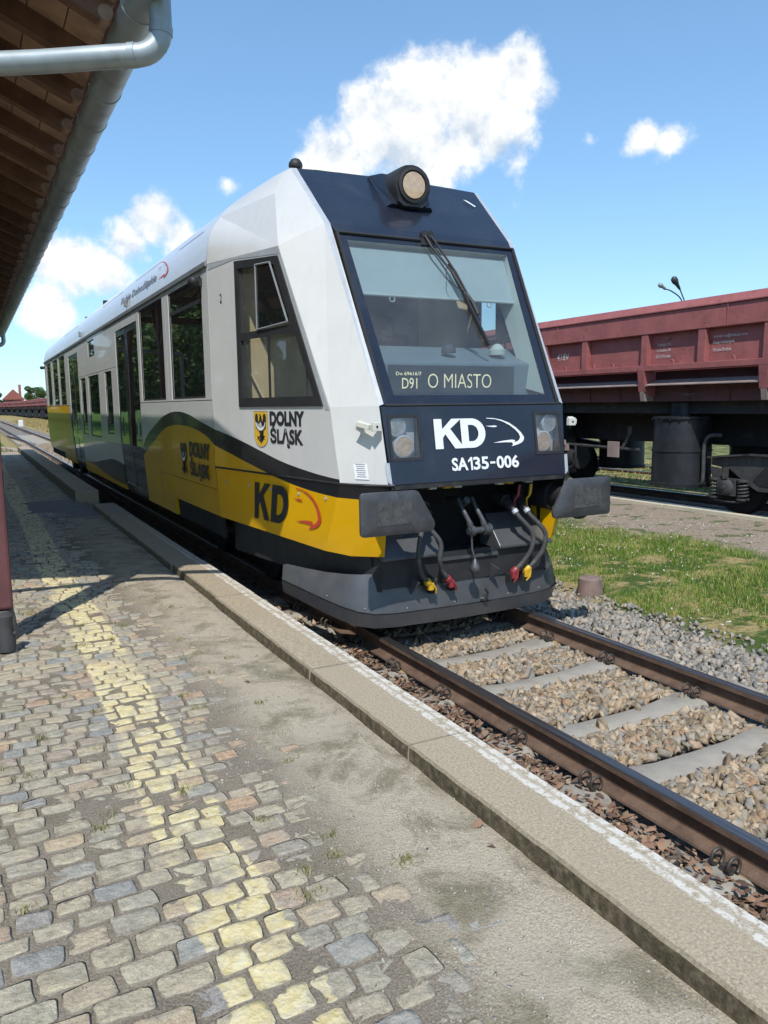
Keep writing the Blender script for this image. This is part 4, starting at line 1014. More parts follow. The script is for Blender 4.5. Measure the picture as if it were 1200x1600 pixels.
    mb.add([cs(6.60,1.95,-.004), cs(6.555,1.95,-.004), cs(6.555,2.475,-.004), cs(6.60,2.475,-.004)], [(0,1,2,3)])
    fr_o = mb.build('cab_window', M['black_rubber'], car); CABS.append(fr_o)
    g = MB(); g.add([cs(7.12,1.95,.012), cs(5.83,1.95,.012), cs(6.115,2.475,.012), cs(7.12,2.475,.012)], [(0,1,2,3)]); g.build('pane', M['cab_glass'], fr_o)
    g = MB(); g.add([cs(7.12,2.54,.012), cs(6.75,2.54,.012), cs(6.75,3.09,.012), cs(7.12,3.115,.012)], [(0,1,2,3)]); g.build('pane', M['cab_glass'], fr_o)
    g = MB(); fp = [(6.76,2.545,.0),(6.22,2.565,.0),(6.50,3.085,.0),(6.76,3.10,.0)]
    g.add([cs(y_, z_, -.012-.00*d_) for y_, z_, d_ in fp]+[cs(y_, z_, .01) for y_, z_, d_ in fp], [(0,1,2,3),(0,4,5,1),(1,5,6,2),(2,6,7,3),(3,7,4,0)]); g.build('open_sash', M['tinted_glass'], fr_o)
    mb = MB()
    for a in range(4):
        P, Q = fp[a], fp[(a+1) % 4]; mb.tube([cs(P[0],P[1],-.016), cs(Q[0],Q[1],-.016)], .009, 6)
    mb.build('sash_frame', M['gutter_grey'], fr_o)
for o in list(CABS): turn(o)

# front: blue panels, windscreen
def fy(z): return float(np.interp(z, [1.27,1.867,1.875,3.25,3.345,3.925], [5.135,5.235,5.255,5.956,6.045,6.655]))
mb = MB(); hw = lambda z: float(np.interp(z, [1.27,1.44,1.867,3.345,3.925], [.838,.848,.877,.895,.93]))
crown = [(-.93,6.655,3.925),(-.5,6.675,3.945),(0,6.685,3.955),(.5,6.675,3.945),(.93,6.655,3.925)]
low = [(-.895,6.045,3.345),(-.45,6.03,3.345),(0,6.025,3.345),(.45,6.03,3.345),(.895,6.045,3.345)]
mb.add(crown+low, [(i, i+1, 5+i+1, 5+i) for i in range(4)])
up = mb.build('upper_front_panel', M['blue'], car, smooth=30)
mb = MB(); mb.add(low+[(x*.975,y-.075,z-.085) for x, y, z in low], [(i, i+1, 5+i+1, 5+i) for i in range(4)]); lip = mb.build('visor_lip', M['blue'], car, smooth=30)
# lower front panel with two lamp openings
mb = MB(); Zs = [1.275,1.45,1.80,1.862]; Xs = [-1,-.83,-.548,.548,.83,1]
for i in range(3):
    for j in range(5):
        if i == 1 and j in (1,3): continue
        z0, z1 = Zs[i], Zs[i+1]
        def xx_(k, z): return (Xs[k]*hw(z)) if abs(Xs[k]) == 1 else Xs[k]
        mb.add([(xx_(j,z0), fy(z0), z0), (xx_(j+1,z0), fy(z0), z0), (xx_(j+1,z1), fy(z1), z1), (xx_(j,z1), fy(z1), z1)], [(0,1,2,3)])
for sg in (-1,1):
    x0, x1 = sorted((sg*.548, sg*.83)); c = [(x0,1.45),(x1,1.45),(x1,1.80),(x0,1.80)]
    for a in range(4):
        p_, q_ = c[a], c[(a+1) % 4]; mb.add([(p_[0],fy(p_[1]),p_[1]), (q_[0],fy(q_[1]),q_[1]), (q_[0],fy(q_[1])+.10,q_[1]), (p_[0],fy(p_[1])+.10,p_[1])], [(0,1,2,3)])
lp = mb.build('lower_front_panel', M['blue'], car)
mb = MB(); mb.box(-.84,.84,5.14,5.30,1.235,1.272); mb.build('panel_sill', M['dark_metal'], car)
turn(up); turn(lip); turn(lp)
# windscreen border and glass
wo = [(-.872,1.868),(.872,1.868),(.872,3.252),(-.872,3.252)]; wi = [(-.732,1.945),(.738,1.945),(.795,3.203),(-.80,3.203)]
wo = [(-.845,1.868),(.845,1.868),(.888,3.262),(-.888,3.262)]
def wy(z): return 5.255+.51*(z-1.875)
mb = MB()
for i in range(4):
    j = (i+1) % 4; mb.add([(wo[i][0],wy(wo[i][1]),wo[i][1]), (wo[j][0],wy(wo[j][1]),wo[j][1]), (wi[j][0],wy(wi[j][1])-.003,wi[j][1]), (wi[i][0],wy(wi[i][1])-.003,wi[i][1])], [(0,1,2,3)])
wf = mb.build('windscreen_border', M['blue'], car)
mb = MB()
for i in range(4):
    j = (i+1) % 4; mb.tube([(wo[i][0]*.987,wy(wo[i][1])-.010,wo[i][1]), (wo[j][0]*.987,wy(wo[j][1])-.010,wo[j][1])], .014, 6)
mb.build('windscreen_seal', M['black_rubber'], car)
mb = MB(); mb.add([(x,wy(z)-.001,z) for x, z in wi], [(0,1,2,3)]); ws = mb.build('windscreen', M['windscreen'], car)
turn(wf)
rw = MB(); rw.add([(x,2*YC-wy(z),z) for x, z in wi], [(0,1,2,3)]); rw.build('rear_windscreen', M['tinted_glass'], car)
# cab interior
mb = MB(); mb.box(-1.29,1.29,7.30,7.36,1.2,3.40); mb.box(-.95,.95,7.302,7.36,3.40,3.75); bw = mb.build('cab_bulkhead', M['interior_tan'], car)
for x0 in (-.62,.02,.66):
    q = MB(); q.box(x0-.006,x0+.006,7.292,7.301,1.3,3.35); q.build('bulkhead_joint', M['interior_dark'], car)
for x0, x1, mname in ((-.30,.0,'interior_grey'),(.04,.64,'interior_grey')):
    q = MB(); q.box(x0,x1,7.285,7.30,1.3,3.3); q.build('bulkhead_cabinet', M[mname], car)
for x0 in (-.1,.12,.55):
    q = MB(); q.tube([(x0,7.285,2.72),(x0,7.265,2.72)], .018, 8); q.build('cabinet_knob', M['interior_dark'], car)
q = MB(); q.box(-.95,.95,5.75,7.29,1.15,1.2); q.build('cab_floor', M['interior_dark'], car)
q = MB(); q.box(-.95,.95,6.35,7.29,3.42,3.46); q.build('cab_ceiling', M['cream_plastic'], car)
mb = MB()                                                     # window reveal frame inside
for sg in (-1,1):
    mb.add([(sg*.80,wy(3.20)+.01,3.20), (sg*.735,wy(1.95)+.01,1.95), (sg*.70,wy(1.95)+.22,2.0), (sg*.76,wy(3.2)+.22,3.10)], [(0,1,2,3)])
mb.add([(-.80,wy(3.2)+.01,3.205), (.80,wy(3.2)+.01,3.205), (.78,wy(3.2)+.22,3.14), (-.78,wy(3.2)+.22,3.14)], [(0,1,2,3)])
mb.build('inner_window_frame', M['cream_plastic'], car)
mb = MB()
nB = 12
for i in range(nB):
    xa, xb = -.79+1.57*i/nB, -.79+1.57*(i+1)/nB
    mb.add([(xa,wy(3.15)+.06,3.16), (xb,wy(3.15)+.06,3.16), (xb,wy(2.77)+.075,2.765), (xa,wy(2.77)+.075,2.765)], [(0,1,2,3)])
bl = mb.build('sun_blind', M['blind'], car)
q = MB(); q.tube([(-.79,wy(2.77)+.072,2.76),(.78,wy(2.77)+.072,2.76)], .011, 8)
for x0 in (-.47,.50): q.tube([(x0+.024*math.cos(a),wy(2.77)+.07,2.735+.024*math.sin(a)) for a in np.linspace(0,2*PI,13)[:-1]], .005, 6, closed=True)
q.build('blind_rail', M['cream_plastic'], bl)
mb = MB(); mb.add([(-.78,5.51,2.215),(.86,5.51,2.215),(.95,5.95,2.375),(-.95,5.95,2.375),(-.78,5.51,1.9),(.80,5.51,1.9),(.9,5.9,1.9),(-.9,5.9,1.9)], [(0,1,2,3),(0,4,5,1),(1,5,6,2),(2,6,7,3),(3,7,4,0)])
ds = mb.build('dashboard', M['dash_grey'], car, bevel=.02)
q = MB(); q.box(-.66,.56,5.496,5.509,1.965,2.185); dp = q.build('destination_display', M['interior_dark'], car)
def on_display(name, s_, x0, z0, w, h, bold): 
    text_mesh(name, s_, M['led'], (x0,5.494,z0), (1,0,0), (0,0,1), w, h, bold, .002, dp)
on_display('display_line_number', 'D91', -.545, 2.0, .14, .085, .0); on_display('display_small_print', 'Do 69616/7', -.60, 2.105, .235, .028, .01); on_display('display_destination', 'O MIASTO', -.305, 2.005, .625, .115, -.012)
q = MB(); q.lathe([(.062,0),(.062,.03),(.05,.055),(.02,.075)], (.0,5.66,2.30)); q.build('dash_instrument', M['interior_dark'], car, smooth=40)
q = MB(); q.lathe([(.07,0),(.07,.045),(.055,.06),(.04,.085),(.015,.098)], (.50,5.66,2.29)); q.build('dash_lamp', M['cream_plastic'], car, smooth=40)
q = MB(); q.box(-.25,.25,6.75,6.85,1.75,2.55); q.box(-.27,.27,6.3,6.85,1.65,1.77); q.box(-.08,.08,6.5,6.65,1.2,1.65); q.build('driver_seat', M['interior_dark'], car, bevel=.03)

# wipers
def wsp(x, z, o_=.04): return (x, wy(z)-o_, z)
q = MB()
q.tube([wsp(-.075,3.315,.055),wsp(-.03,3.20,.05),wsp(.11,2.985,.045),wsp(.205,2.74,.04)], .011, 6); q.tube([wsp(-.02,3.315,.055),wsp(.05,3.19,.05),wsp(.15,2.98,.045),wsp(.225,2.73,.04)], .011, 6)
wpr = q.build('wiper', M['black_rubber'], car)
q = MB(); q.lathe([(.03,-.02),(.03,.02),(.022,.03)], wsp(-.075,3.31,.05), 'Y', 12); q.lathe([(.03,-.02),(.03,.02),(.022,.03)], wsp(-.015,3.31,.05), 'Y', 12); q.obox(wsp(-.04,3.27,.02),(.06,0,0),(0,.02,0),(0,0,.05)); q.build('wiper_pivot', M['dark_metal'], wpr)
q = MB(); q.bar(wsp(.11,3.06,.03), wsp(.278,2.36,.03), .018, .03, up=(0,-1,.5)); q.tube([wsp(.19,2.80,.045),wsp(.225,2.73,.05),wsp(.25,2.62,.045)], .018, 6); q.build('wiper_blade', M['black_rubber'], wpr)
q = MB(); q.tube(smooth_curve([wsp(.06,3.03,.06),wsp(.03,2.93,.06),wsp(.10,2.85,.06),wsp(.17,2.82,.05)], 5), .004, 5); q.build('washer_pipe', M['black_rubber'], wpr)

# head lamp over the windscreen
LCx, LCy, LCz = .0, 6.24, 3.78
def lamp_outline(w, h):
    pts = []
    for a in np.linspace(-.16*PI, 1.16*PI, 15): pts.append((w*math.cos(a), h*math.sin(a)*.98+.01))
    pts += [(-w*.80,-h*.80),(-w*.52,-h),(w*.52,-h),(w*.80,-h*.80)]
    return pts
ol = lamp_outline(.178,.172); n = len(ol); mb = MB(); V = [(LCx+a,LCy,LCz+b_) for a, b_ in ol]+[(LCx+a,LCy+.035,LCz+b_) for a, b_ in lamp_outline(.188,.182)]+[(LCx+a*1.05,LCy+.20+(b_+.17)*1.0,LCz+b_) for a, b_ in lamp_outline(.19,.182)]
F = []
for r_ in range(2):
    for k in range(n): F.append((r_*n+k, r_*n+(k+1) % n, (r_+1)*n+(k+1) % n, (r_+1)*n+k))
Rn = 24; base = len(V); V += [(LCx+.125*math.cos(2*PI*k/Rn), LCy-.006, LCz+.005+.125*math.sin(2*PI*k/Rn)) for k in range(Rn)]
hl = mb.add(V, F)
bmv = [(LCx+.125*math.cos(2*PI*k/Rn), LCy-.006, LCz+.005+.125*math.sin(2*PI*k/Rn)) for k in range(Rn)]
top = hl.build('top_headlamp', M['black_rubber'], car, smooth=35)
q = MB(); q.prism([(LCx+a,LCy+.002,LCz+b_) for a, b_ in ol], (0,.02,0)); q.build('lamp_face', M['dark_metal'], top, smooth=30)
q = MB(); q.lathe([(.150,.0),(.152,-.02),(.128,-.026),(.118,.004)], (LCx,LCy,LCz+.005), 'Y', 28); q.build('lamp_ring', M['black_rubber'], top, smooth=40)
def reflector_mat(name, col, e):
    m, nt, b = new_mat(name); N = NT(nt); b.inputs['Metallic'].default_value = .6; b.inputs['Roughness'].default_value = .28
    f = N.noise(22, 3, .6); N.l(N.ramp(f, [(.35, tuple(c*.6 for c in col)), (.65, col)]), b.inputs['Base Color'])
    b.inputs['Emission Color'].default_value = (1,.62,.3,1); b.inputs['Emission Strength'].default_value = e
    return m
M['reflector_warm'] = reflector_mat('reflector_warm', (.85,.58,.36), .30); M['reflector_clear'] = reflector_mat('reflector_clear', (.6,.62,.62), 0); M['reflector_on'] = reflector_mat('reflector_on', (.66,.52,.42), .08)
M['bulb'] = emis('bulb', (1,.72,.38), 1.6)
q = MB(); q.lathe([(.112,-.008),(.085,.03),(.05,.055),(.01,.065)], (LCx,LCy-.012,LCz+.005), 'Y', 24); q.build('lamp_reflector', M['reflector_warm'], top, smooth=60)
q = MB(); q.lathe([(.112,0),(.09,-.012),(.04,-.018),(.005,-.019)], (LCx,LCy-.022,LCz+.005), 'Y', 24); q.build('lamp_lens', M['lamp_glass'], top, smooth=60)
q = MB(); q.lathe([(.016,0),(.016,.03)], (LCx,LCy,LCz+.005), 'Y', 10); q.build('lamp_bulb', M['bulb'], top)
q = MB(); q.add([(LCx-.24,fy(3.60)-.006,3.60), (LCx+.24,fy(3.60)-.006,3.60), (LCx+.24,fy(3.95)-.0,3.94), (LCx-.24,fy(3.95)-.0,3.94), (LCx-.20,fy(3.60)-.05,3.62), (LCx+.20,fy(3.60)-.05,3.62), (LCx+.20,LCy+.22,3.92), (LCx-.20,LCy+.22,3.92)], [(4,5,6,7),(0,1,5,4),(1,2,6,5),(2,3,7,6),(3,0,4,7)]); q.build('lamp_base', M['blue'], top)
q = MB(); q.lathe([(.005,.0),(.05,.015),(.064,.045),(.06,.07),(.04,.10),(.012,.112)], (-.86,6.85,3.955)); q.box(-.93,-.82,6.78,6.95,3.93,3.965); q.build('roof_horn', M['black_rubber'], car, smooth=50)
q = MB(); q.add([(.70,fy(3.78)-.004,3.80),(.735,fy(3.77)-.004,3.79),(.80,fy(3.72)-.004,3.735),(.785,fy(3.71)-.004,3.725)], [(0,1,2,3)]); q.build('scratch_patch', M['print_white'], car)

# head and tail lamps in the lower panel
for sg in (-1,1):
    x0, x1 = sorted((sg*.548, sg*.83)); xm = (x0+x1)/2
    q = MB()
    ff = .024
    for (a,b_,c,d) in ((x0,x1,1.45,1.45+ff),(x0,x1,1.80-ff,1.80),(x0,x0+ff,1.45+ff,1.80-ff),(x1-ff,x1,1.45+ff,1.80-ff)):
        q.add([(a,fy(c)-.006,c),(b_,fy(c)-.006,c),(b_,fy(d)-.006,d),(a,fy(d)-.006,d),(a,fy(c)+.03,c),(b_,fy(c)+.03,c),(b_,fy(d)+.03,d),(a,fy(d)+.03,d)], [(0,1,2,3),(0,4,5,1),(1,5,6,2),(2,6,7,3),(3,7,4,0)])
    q.box(x0,x1,5.30,5.315,1.45,1.80); hd = q.build('headlight', M['black_rubber'], car)
    q = MB(); q.add([(x0+ff,fy(1.474)-.002,1.474),(x1-ff,fy(1.474)-.002,1.474),(x1-ff,fy(1.776)-.002,1.776),(x0+ff,fy(1.776)-.002,1.776)], [(0,1,2,3)]); q.build('lamp_cover', M['lamp_glass'], hd)
    q = MB(); q.box(x0+.01,x1-.01,5.285,5.298,1.46,1.79); q.build('lamp_plate', M['trim_grey'], hd)
    for (xa, za, ra, mt) in ((xm+sg*.045,1.705,.062,'reflector_clear'), (xm-sg*.012,1.555,.075,'reflector_on')):
        q = MB(); q.lathe([(ra+.014,.06),(ra+.014,.0),(ra,-.004),(ra,.0)], (xa,5.235,za), 'Y', 22); lr = q.build('lamp_bezel', M['trim_grey'], hd, smooth=40)
        q = MB(); q.lathe([(ra,.002),(ra*.75,.028),(ra*.3,.05),(.004,.056)], (xa,5.232,za), 'Y', 22); q.build('lamp_reflector', M[mt], lr, smooth=60)
        if mt == 'reflector_on': q = MB(); q.lathe([(.010,0),(.010,.02)], (xa-.02,5.24,za), 'Y', 8); q.build('lamp_bulb', M['bulb'], lr)
    # lamp-iron bracket on the corner
    bx = sg*.94
    q = MB(); q.box(bx-.035,bx+.035,5.17,5.21,1.68,1.745); q.bar((bx-sg*.0+sg*.09,5.31,1.735), (bx+sg*.04,5.20,1.71), .05, .04); q.add([(bx+sg*.10,5.30,1.76),(bx+sg*.07,5.27,1.76),(bx+sg*.05,5.26,1.64),(bx+sg*.11,5.33,1.70)], [(0,1,2),(0,2,3)])
    br = q.build('lamp_bracket', M['cream_plastic'], car, bevel=.004)
    q = MB(); q.tube([(bx,5.171,1.713),(bx,5.166,1.713)], .009, 8); q.build('bracket_hole', M['void'], br)
# print on the front
FN = Vector((0,-1,0)); X1 = Vector((1,0,0)); UPF = Vector((0,.1,.597)).normalized()
def fo(x, z, o_=.004): return (x, fy(z)-o_, z)
K = [(0,0),(.073,0),(.073,.085),(.098,.115),(.18,0),(.268,0),(.148,.155),(.255,.235),(.165,.235),(.073,.155),(.073,.235),(0,.235)]
D_o = [(0,0),(.105,0)]+[(.105+.128*math.sin(a), .1175-.1175*math.cos(a)) for a in np.linspace(.1,PI-.1,14)]+[(.105,.235),(0,.235)]
D_i = [(.07,.052),(.10,.052)]+[(.10+.065*math.sin(a), .1175-.0655*math.cos(a)) for a in np.linspace(.1,PI-.1,14)]+[(.10,.183),(.07,.183)]
def holed(name, outer, inner, mat, origin, xdir, updir, parent, depth, k=1.0):
    xd_ = Vector(xdir).normalized(); ud_ = Vector(updir).normalized(); nd = xd_.cross(ud_); o3 = Vector(origin); n_ = len(outer)
    V = [o3+xd_*(q[0]*k)+ud_*(q[1]*k)+nd*depth for q in outer]+[o3+xd_*(q[0]*k)+ud_*(q[1]*k)+nd*depth for q in inner]
    m_ = MB(); m_.add(V, [(i, (i+1) % n_, n_+(i+1) % n_, n_+i) for i in range(n_)]); return m_.build(name, mat, parent)
KP = [[(0,0),(.073,0),(.073,.085),(.073,.155),(.073,.235),(0,.235)], [(.073,.085),(.098,.115),(.148,.155),(.255,.235),(.165,.235),(.073,.155)], [(.098,.115),(.18,0),(.268,0),(.148,.155)]]
poly_decal('letter_k', KP, M['print_white'], fo(-.43,1.527,.006), X1, UPF, car, .003)
holed('letter_d', D_o, D_i, M['print_white'], fo(-.183,1.527), X1, UPF, car, .003)
poly_decal('front_emblem', [[(x*.362, y*.236) for x, y in q] for q in SWOOSH], M['print_white'], fo(.07,1.527), X1, UPF, car, .003)
for s_, x0, w_ in (('SA',0,.152),('35',.203,.148),('006',.428,.224)): text_mesh('front_number', s_, M['print_white'], fo(-.295+x0,1.352), X1, UPF, w_, .104, .03, .003, car)
poly_decal('front_number', [[(.024,0),(.042,0),(.042,.104),(.026,.104),(.0,.078),(.0,.060),(.024,.078)]], M['print_white'], fo(-.295+.154,1.352), X1, UPF, car, .003)
poly_decal('front_number', [[(0,.043),(.05,.043),(.05,.060),(0,.060)]], M['print_white'], fo(-.295+.366,1.352), X1, UPF, car, .003)
# print on the cab side and behind it
CX = Vector((.1475,-1,0)).normalized(); CU = Vector((0,0,1))
def co(y, z): return (-1.44+.1475*(7.8-y), y, z)
def words(y, z, w, h, xdir, at, gap):
    text_mesh('side_lettering', 'DOLNY', M['print_black'], at(y, z+h+gap), xdir, CU, w, h, .055, .004, car)
    text_mesh('side_lettering', 'ŚLĄSK', M['print_black'], at(y, z-.03), xdir, CU, w*.96, h+.075, .040, .004, car)
words(6.605, 1.545, .60, .128, CX, co, .030)
SHIELD = [(0,1),(1,1)]+[(.5+.5*math.cos(a)*(1 if abs(math.cos(a)) < 2 else 1), .32+.32*math.sin(a)) for a in np.linspace(0,-PI,17)]
EAGLE = [[(.5,.90),(.44,.94),(.40,.92),(.45,.88),(.45,.76),(.38,.70),(.30,.76),(.32,.88),(.24,.94),(.14,.92),(.10,.82),(.12,.66),(.15,.52),(.20,.56),(.22,.46),(.27,.53),(.30,.42),(.35,.50),(.40,.36),(.44,.44),(.46,.24),(.42,.20),(.36,.16),(.44,.15),(.5,.07),(.56,.15),(.64,.16),(.58,.20),(.54,.24),(.56,.44),(.60,.36),(.65,.50),(.70,.42),(.73,.53),(.78,.46),(.80,.56),(.85,.52),(.88,.66),(.90,.82),(.86,.92),(.76,.94),(.68,.88),(.70,.76),(.62,.70),(.55,.76),(.56,.88)]]
for k in (-1,1): EAGLE.append([(.5+k*.04,.34),(.5+k*.14,.27),(.5+k*.30,.31),(.5+k*.22,.25),(.5+k*.28,.19),(.5+k*.19,.22),(.5+k*.13,.17),(.5+k*.12,.24)])
CRES = [[(.5+.36*math.cos(a), .72+.26*math.sin(a)) for a in np.linspace(PI*1.02,PI*1.98,16)]+[(.5+.31*math.cos(a), .70+.165*math.sin(a)) for a in np.linspace(PI*1.98,PI*1.02,16)], [(.48,.55),(.52,.55),(.52,.61),(.57,.61),(.57,.645),(.52,.645),(.52,.70),(.48,.70),(.48,.645),(.43,.645),(.43,.61),(.48,.61)]]
def crest(at, xdir, w, h, shield=True):
    f = lambda P: [[(x*w, y*h) for x, y in q] for q in P]
    if shield: poly_decal('crest_shield', f([SHIELD]), M['print_yellow'], at, xdir, CU, car, .004)
    if shield:
        o_ = MB(); nd = Vector(xdir).cross(CU); o_.tube([Vector(at)+Vector(xdir)*(x*w)+CU*(y*h)+nd*.004 for x, y in SHIELD], .0022, 4, closed=True); o_.build('crest_outline', M['print_grey'], car)
    poly_decal('crest_eagle', f(EAGLE), M['print_black'], at, xdir, CU, car, .006); poly_decal('crest_crescent', f(CRES), M['print_white'], at, xdir, CU, car, .008)
crest(co(6.905,1.51), CX, .265, .318)
def so_(y, z): return (-1.443, y, z)
words(8.82, 1.10, .86, .175, Vector((0,-1,0)), so_, .045); crest(so_(9.26,1.05), Vector((0,-1,0)), .34, .45, False)
# KD and emblem on the yellow skirt (leans in slightly towards the bottom)
def ko(y, z):
    t = (7.795-y)/(7.795-5.5); lo_ = lerp3(A_low[0], B[0], t); up_ = lerp3((-1.434,7.795,1.262), (B[1][0],B[1][1],1.262), t); s_ = (z-lo_[2])/(up_[2]-lo_[2]); return lerp3(lo_, up_, s_)
kx = (Vector(ko(6.2,1.0))-Vector(ko(6.9,1.0))).normalized(); ku = (Vector(ko(6.6,1.15))-Vector(ko(6.6,.85))).normalized(); kn = kx.cross(ku)
def on_skirt(name, polys, mat, y0, z0, ring=None):
    bm = bmesh.new()
    if ring:
        a_ = [bm.verts.new(Vector(ko(y0-u, z0+v))+kn*.007) for u, v in ring[0]]; b2 = [bm.verts.new(Vector(ko(y0-u, z0+v))+kn*.007) for u, v in ring[1]]; n_ = len(a_)
        for i in range(n_): bm.faces.new((a_[i], a_[(i+1) % n_], b2[(i+1) % n_], b2[i]))
    for pl in polys: bm.faces.new([bm.verts.new(Vector(ko(y0-u, z0+v))+kn*.007) for u, v in pl])
    bmesh.ops.triangulate(bm, faces=bm.faces); me = bpy.data.meshes.new(name); bm.to_mesh(me); bm.free(); me.materials.append(mat); return place(name, me, car)
on_skirt('skirt_letter_k', [[(x*1.20, y*1.46) for x, y in q] for q in KP], M['print_black'], 6.925, .836)
on_skirt('skirt_letter_d', [], M['print_black'], 6.575, .836, ([(x*1.40, y*1.46) for x, y in D_o], [(x*1.40, y*1.46) for x, y in D_i]))
on_skirt('skirt_emblem', [[(x*.50, y*.335) for x, y in q] for q in SWOOSH], M['print_red'], 6.155, .85)
for y_ in (7.56,7.05,6.60,6.10,5.66):
    q = MB(); pnt = Vector(ko(y_,1.135)); nn = kx.cross(ku); q.tube([pnt+nn*.001, pnt+nn*.008], .013, 8); q.build('skirt_bolt', M['trim_grey'], car)
text_mesh('side_number', '2', M['print_black'], co(7.53,2.86), CX, CU, .045, .085, .0, .004, car)
q = MB(); pa, pb = Vector((-1.075,5.37,1.30)), Vector((-.985,5.245,1.30)); 
sdir = (Vector(nC1)-Vector(nB1)); sdir.x = abs(sdir.x); sdir = Vector((C[1][0]-B[1][0], C[1][1]-B[1][1], 0)).normalized(); p0 = Vector(nB1)*1.0; p0 = Vector((B[1][0],B[1][1],1.31))+sdir*.14
notice = MB(); nn = sdir.cross(CU); lean = (Vector(B[2])-Vector(B[1])).normalized()
notice.add([p0+nn*.004, p0+sdir*.12+nn*.004, p0+sdir*.12+lean*.13+nn*.004, p0+lean*.13+nn*.004], [(0,1,2,3)]); nt_ = notice.build('corner_notice', M['print_white'], car)
for k in range(7):
    l0 = p0+lean*(.115-k*.016)+sdir*(.018+.004*(k % 3))+nn*.006; q = MB(); q.add([l0, l0+sdir*(.085-.008*(k % 3)), l0+sdir*(.085-.008*(k % 3))+lean*.005, l0+lean*.005], [(0,1,2,3)]); q.build('notice_line', M['print_grey'], nt_)
# camera pod on the side
q = MB(); q.lathe([(.012,-.09),(.038,-.075),(.052,-.04),(.052,.0),(.04,.035),(.015,.04)], (-1.53,8.03,3.12), 'Y', 14); q.box(-1.53,-1.43,8.0,8.06,3.08,3.16); q.build('side_camera', M['black_rubber'], car, smooth=50)
q = MB(); q.lathe([(.012,-.09),(.038,-.075),(.052,-.04),(.052,.0),(.04,.035),(.015,.04)], (-1.53,26.5,3.12), 'Y', 14); q.box(-1.53,-1.43,26.45,26.51,3.08,3.16); q.build('side_camera', M['black_rubber'], car, smooth=50)
# black joint above the skirt
for sg in (-1,1):
    q = MB(); pts = [(-1.437,7.79,1.269),B[1],(-1.0,5.283,1.269),C[1],(-.82,5.13,1.269)]
    q.tube([((x if sg < 0 else -x), y_, 1.269) for x, y_, _ in pts], .010, 6)
    q.build('skirt_joint', M['black_rubber'], car)
# ---------------------------------------------------------------- railcar: coupling bay, buffers, apron, running gear
q = MB(); q.box(-.86,.86,5.85,5.9,.3,1.30); q.box(-.86,.86,5.3,5.9,1.22,1.235); q.box(-.87,-.80,5.42,5.9,.6,1.25); q.box(.80,.87,5.42,5.9,.6,1.25); q.build('coupling_bay', M['void'], car)
q = MB(); q.box(-1.25,1.25,7.9,26.5,.62,1.12); q.box(-.85,.85,5.9,28.5,.60,1.10); q.build('underframe', M['void'], car)
# black band under the body edge
q = MB()
for sg in (-1,1):
    pts = [(-1.26,7.8),(-1.14,6.9),(-1.0,6.0),(-.92,5.56),(-.86,5.42),(-.82,5.347)]
    for a, b_ in zip(pts[:-1], pts[1:]): q.add([(sg*-a[0] if sg > 0 else a[0],a[1],.40), (sg*-b_[0] if sg > 0 else b_[0],b_[1],.40), (sg*-b_[0] if sg > 0 else b_[0],b_[1],.78), (sg*-a[0] if sg > 0 else a[0],a[1],.78)], [(0,1,2,3)])
q.add([(-.82,5.347,.42),(.82,5.347,.42),(.82,5.347,.672),(-.82,5.347,.672)], [(0,1,2,3)])
q.build('underbody_band', M['black_rubber'], car)
# sloping covers left and right of the coupling
for x0, x1 in ((-.83,-.30),(.285,.85)):
    q = MB(); q.add([(x0,5.30,.675),(x1,5.30,.675),(x1,5.52,.93),(x0,5.52,.93),(x0,5.302,.655),(x1,5.302,.655),(x1,5.60,.655),(x0,5.60,.655),(x0,5.60,.93),(x1,5.60,.93)], [(0,1,2,3),(0,4,5,1),(3,2,9,8),(0,3,8,7,4),(1,5,6,9,2)])
    q.build('coupling_cover', M['apron'], car, bevel=.006)
q = MB(); q.box(-.298,.283,5.325,5.85,.60,.625); q.build('coupling_shelf', M['apron'], car)
# curved snow apron
plan = [(-1.30,6.32,.48,.37,.255),(-1.24,6.02,.49,.345,.225),(-1.17,5.75,.50,.31,.185),(-1.09,5.55,.512,.275,.15),(-1.0,5.43,.52,.245,.12),(-.88,5.37,.525,.222,.10),(-.70,5.345,.528,.212,.092),(-.35,5.335,.53,.208,.088),(0,5.33,.53,.207,.086)]
plan += [(-a, b_, c, d, e) for a, b_, c, d, e in plan[-2::-1]]
mb = MB(); V = []; n = len(plan)
for x, y_, zt, zs_, zb in plan:
    V += [(x*.945,y_+.048,zt+.015), (x*.985,y_+.016,zs_+.13), (x,y_,zs_+.006)]
mb.add(V, [(i*3+k, (i+1)*3+k, (i+1)*3+k+1, i*3+k+1) for i in range(n-1) for k in range(2)]); ap = mb.build('snow_apron', M['apron'], car, smooth=40)
mb = MB(); V = []
for x, y_, zt, zs_, zb in plan: V += [(x*1.006,y_-.006,zs_-.002), (x*.985,y_+.03,zb), (x*.93,y_+.10,zb+.01)]
mb.add(V, [(i*3+k, (i+1)*3+k, (i+1)*3+k+1, i*3+k+1) for i in range(n-1) for k in range(2)]); mb.build('apron_lower_strip', M['apron'], car, smooth=40)
mb = MB(); mb.tube([(x*1.0,y_-.001,zs_+.002) for x, y_, zt, zs_, zb in plan], .004, 5); mb.build('apron_joint', M['void'], car)
for x in (-1.15,-.95,-.6,-.15,.4,.75):
    yy_ = float(np.interp(abs(x), [0,.35,.7,.88,1.0,1.09,1.17,1.24,1.3], [5.33,5.335,5.345,5.37,5.43,5.55,5.75,6.02,6.32])); zz_ = float(np.interp(abs(x), [0,.7,1.0,1.3], [.207,.212,.245,.37]))
    q = MB(); q.lathe([(.006,0),(.004,-.005)], (float(x)*.998,yy_-.0,zz_+.035), 'Y', 6); q.build('apron_rivet', M['trim_grey'], car)
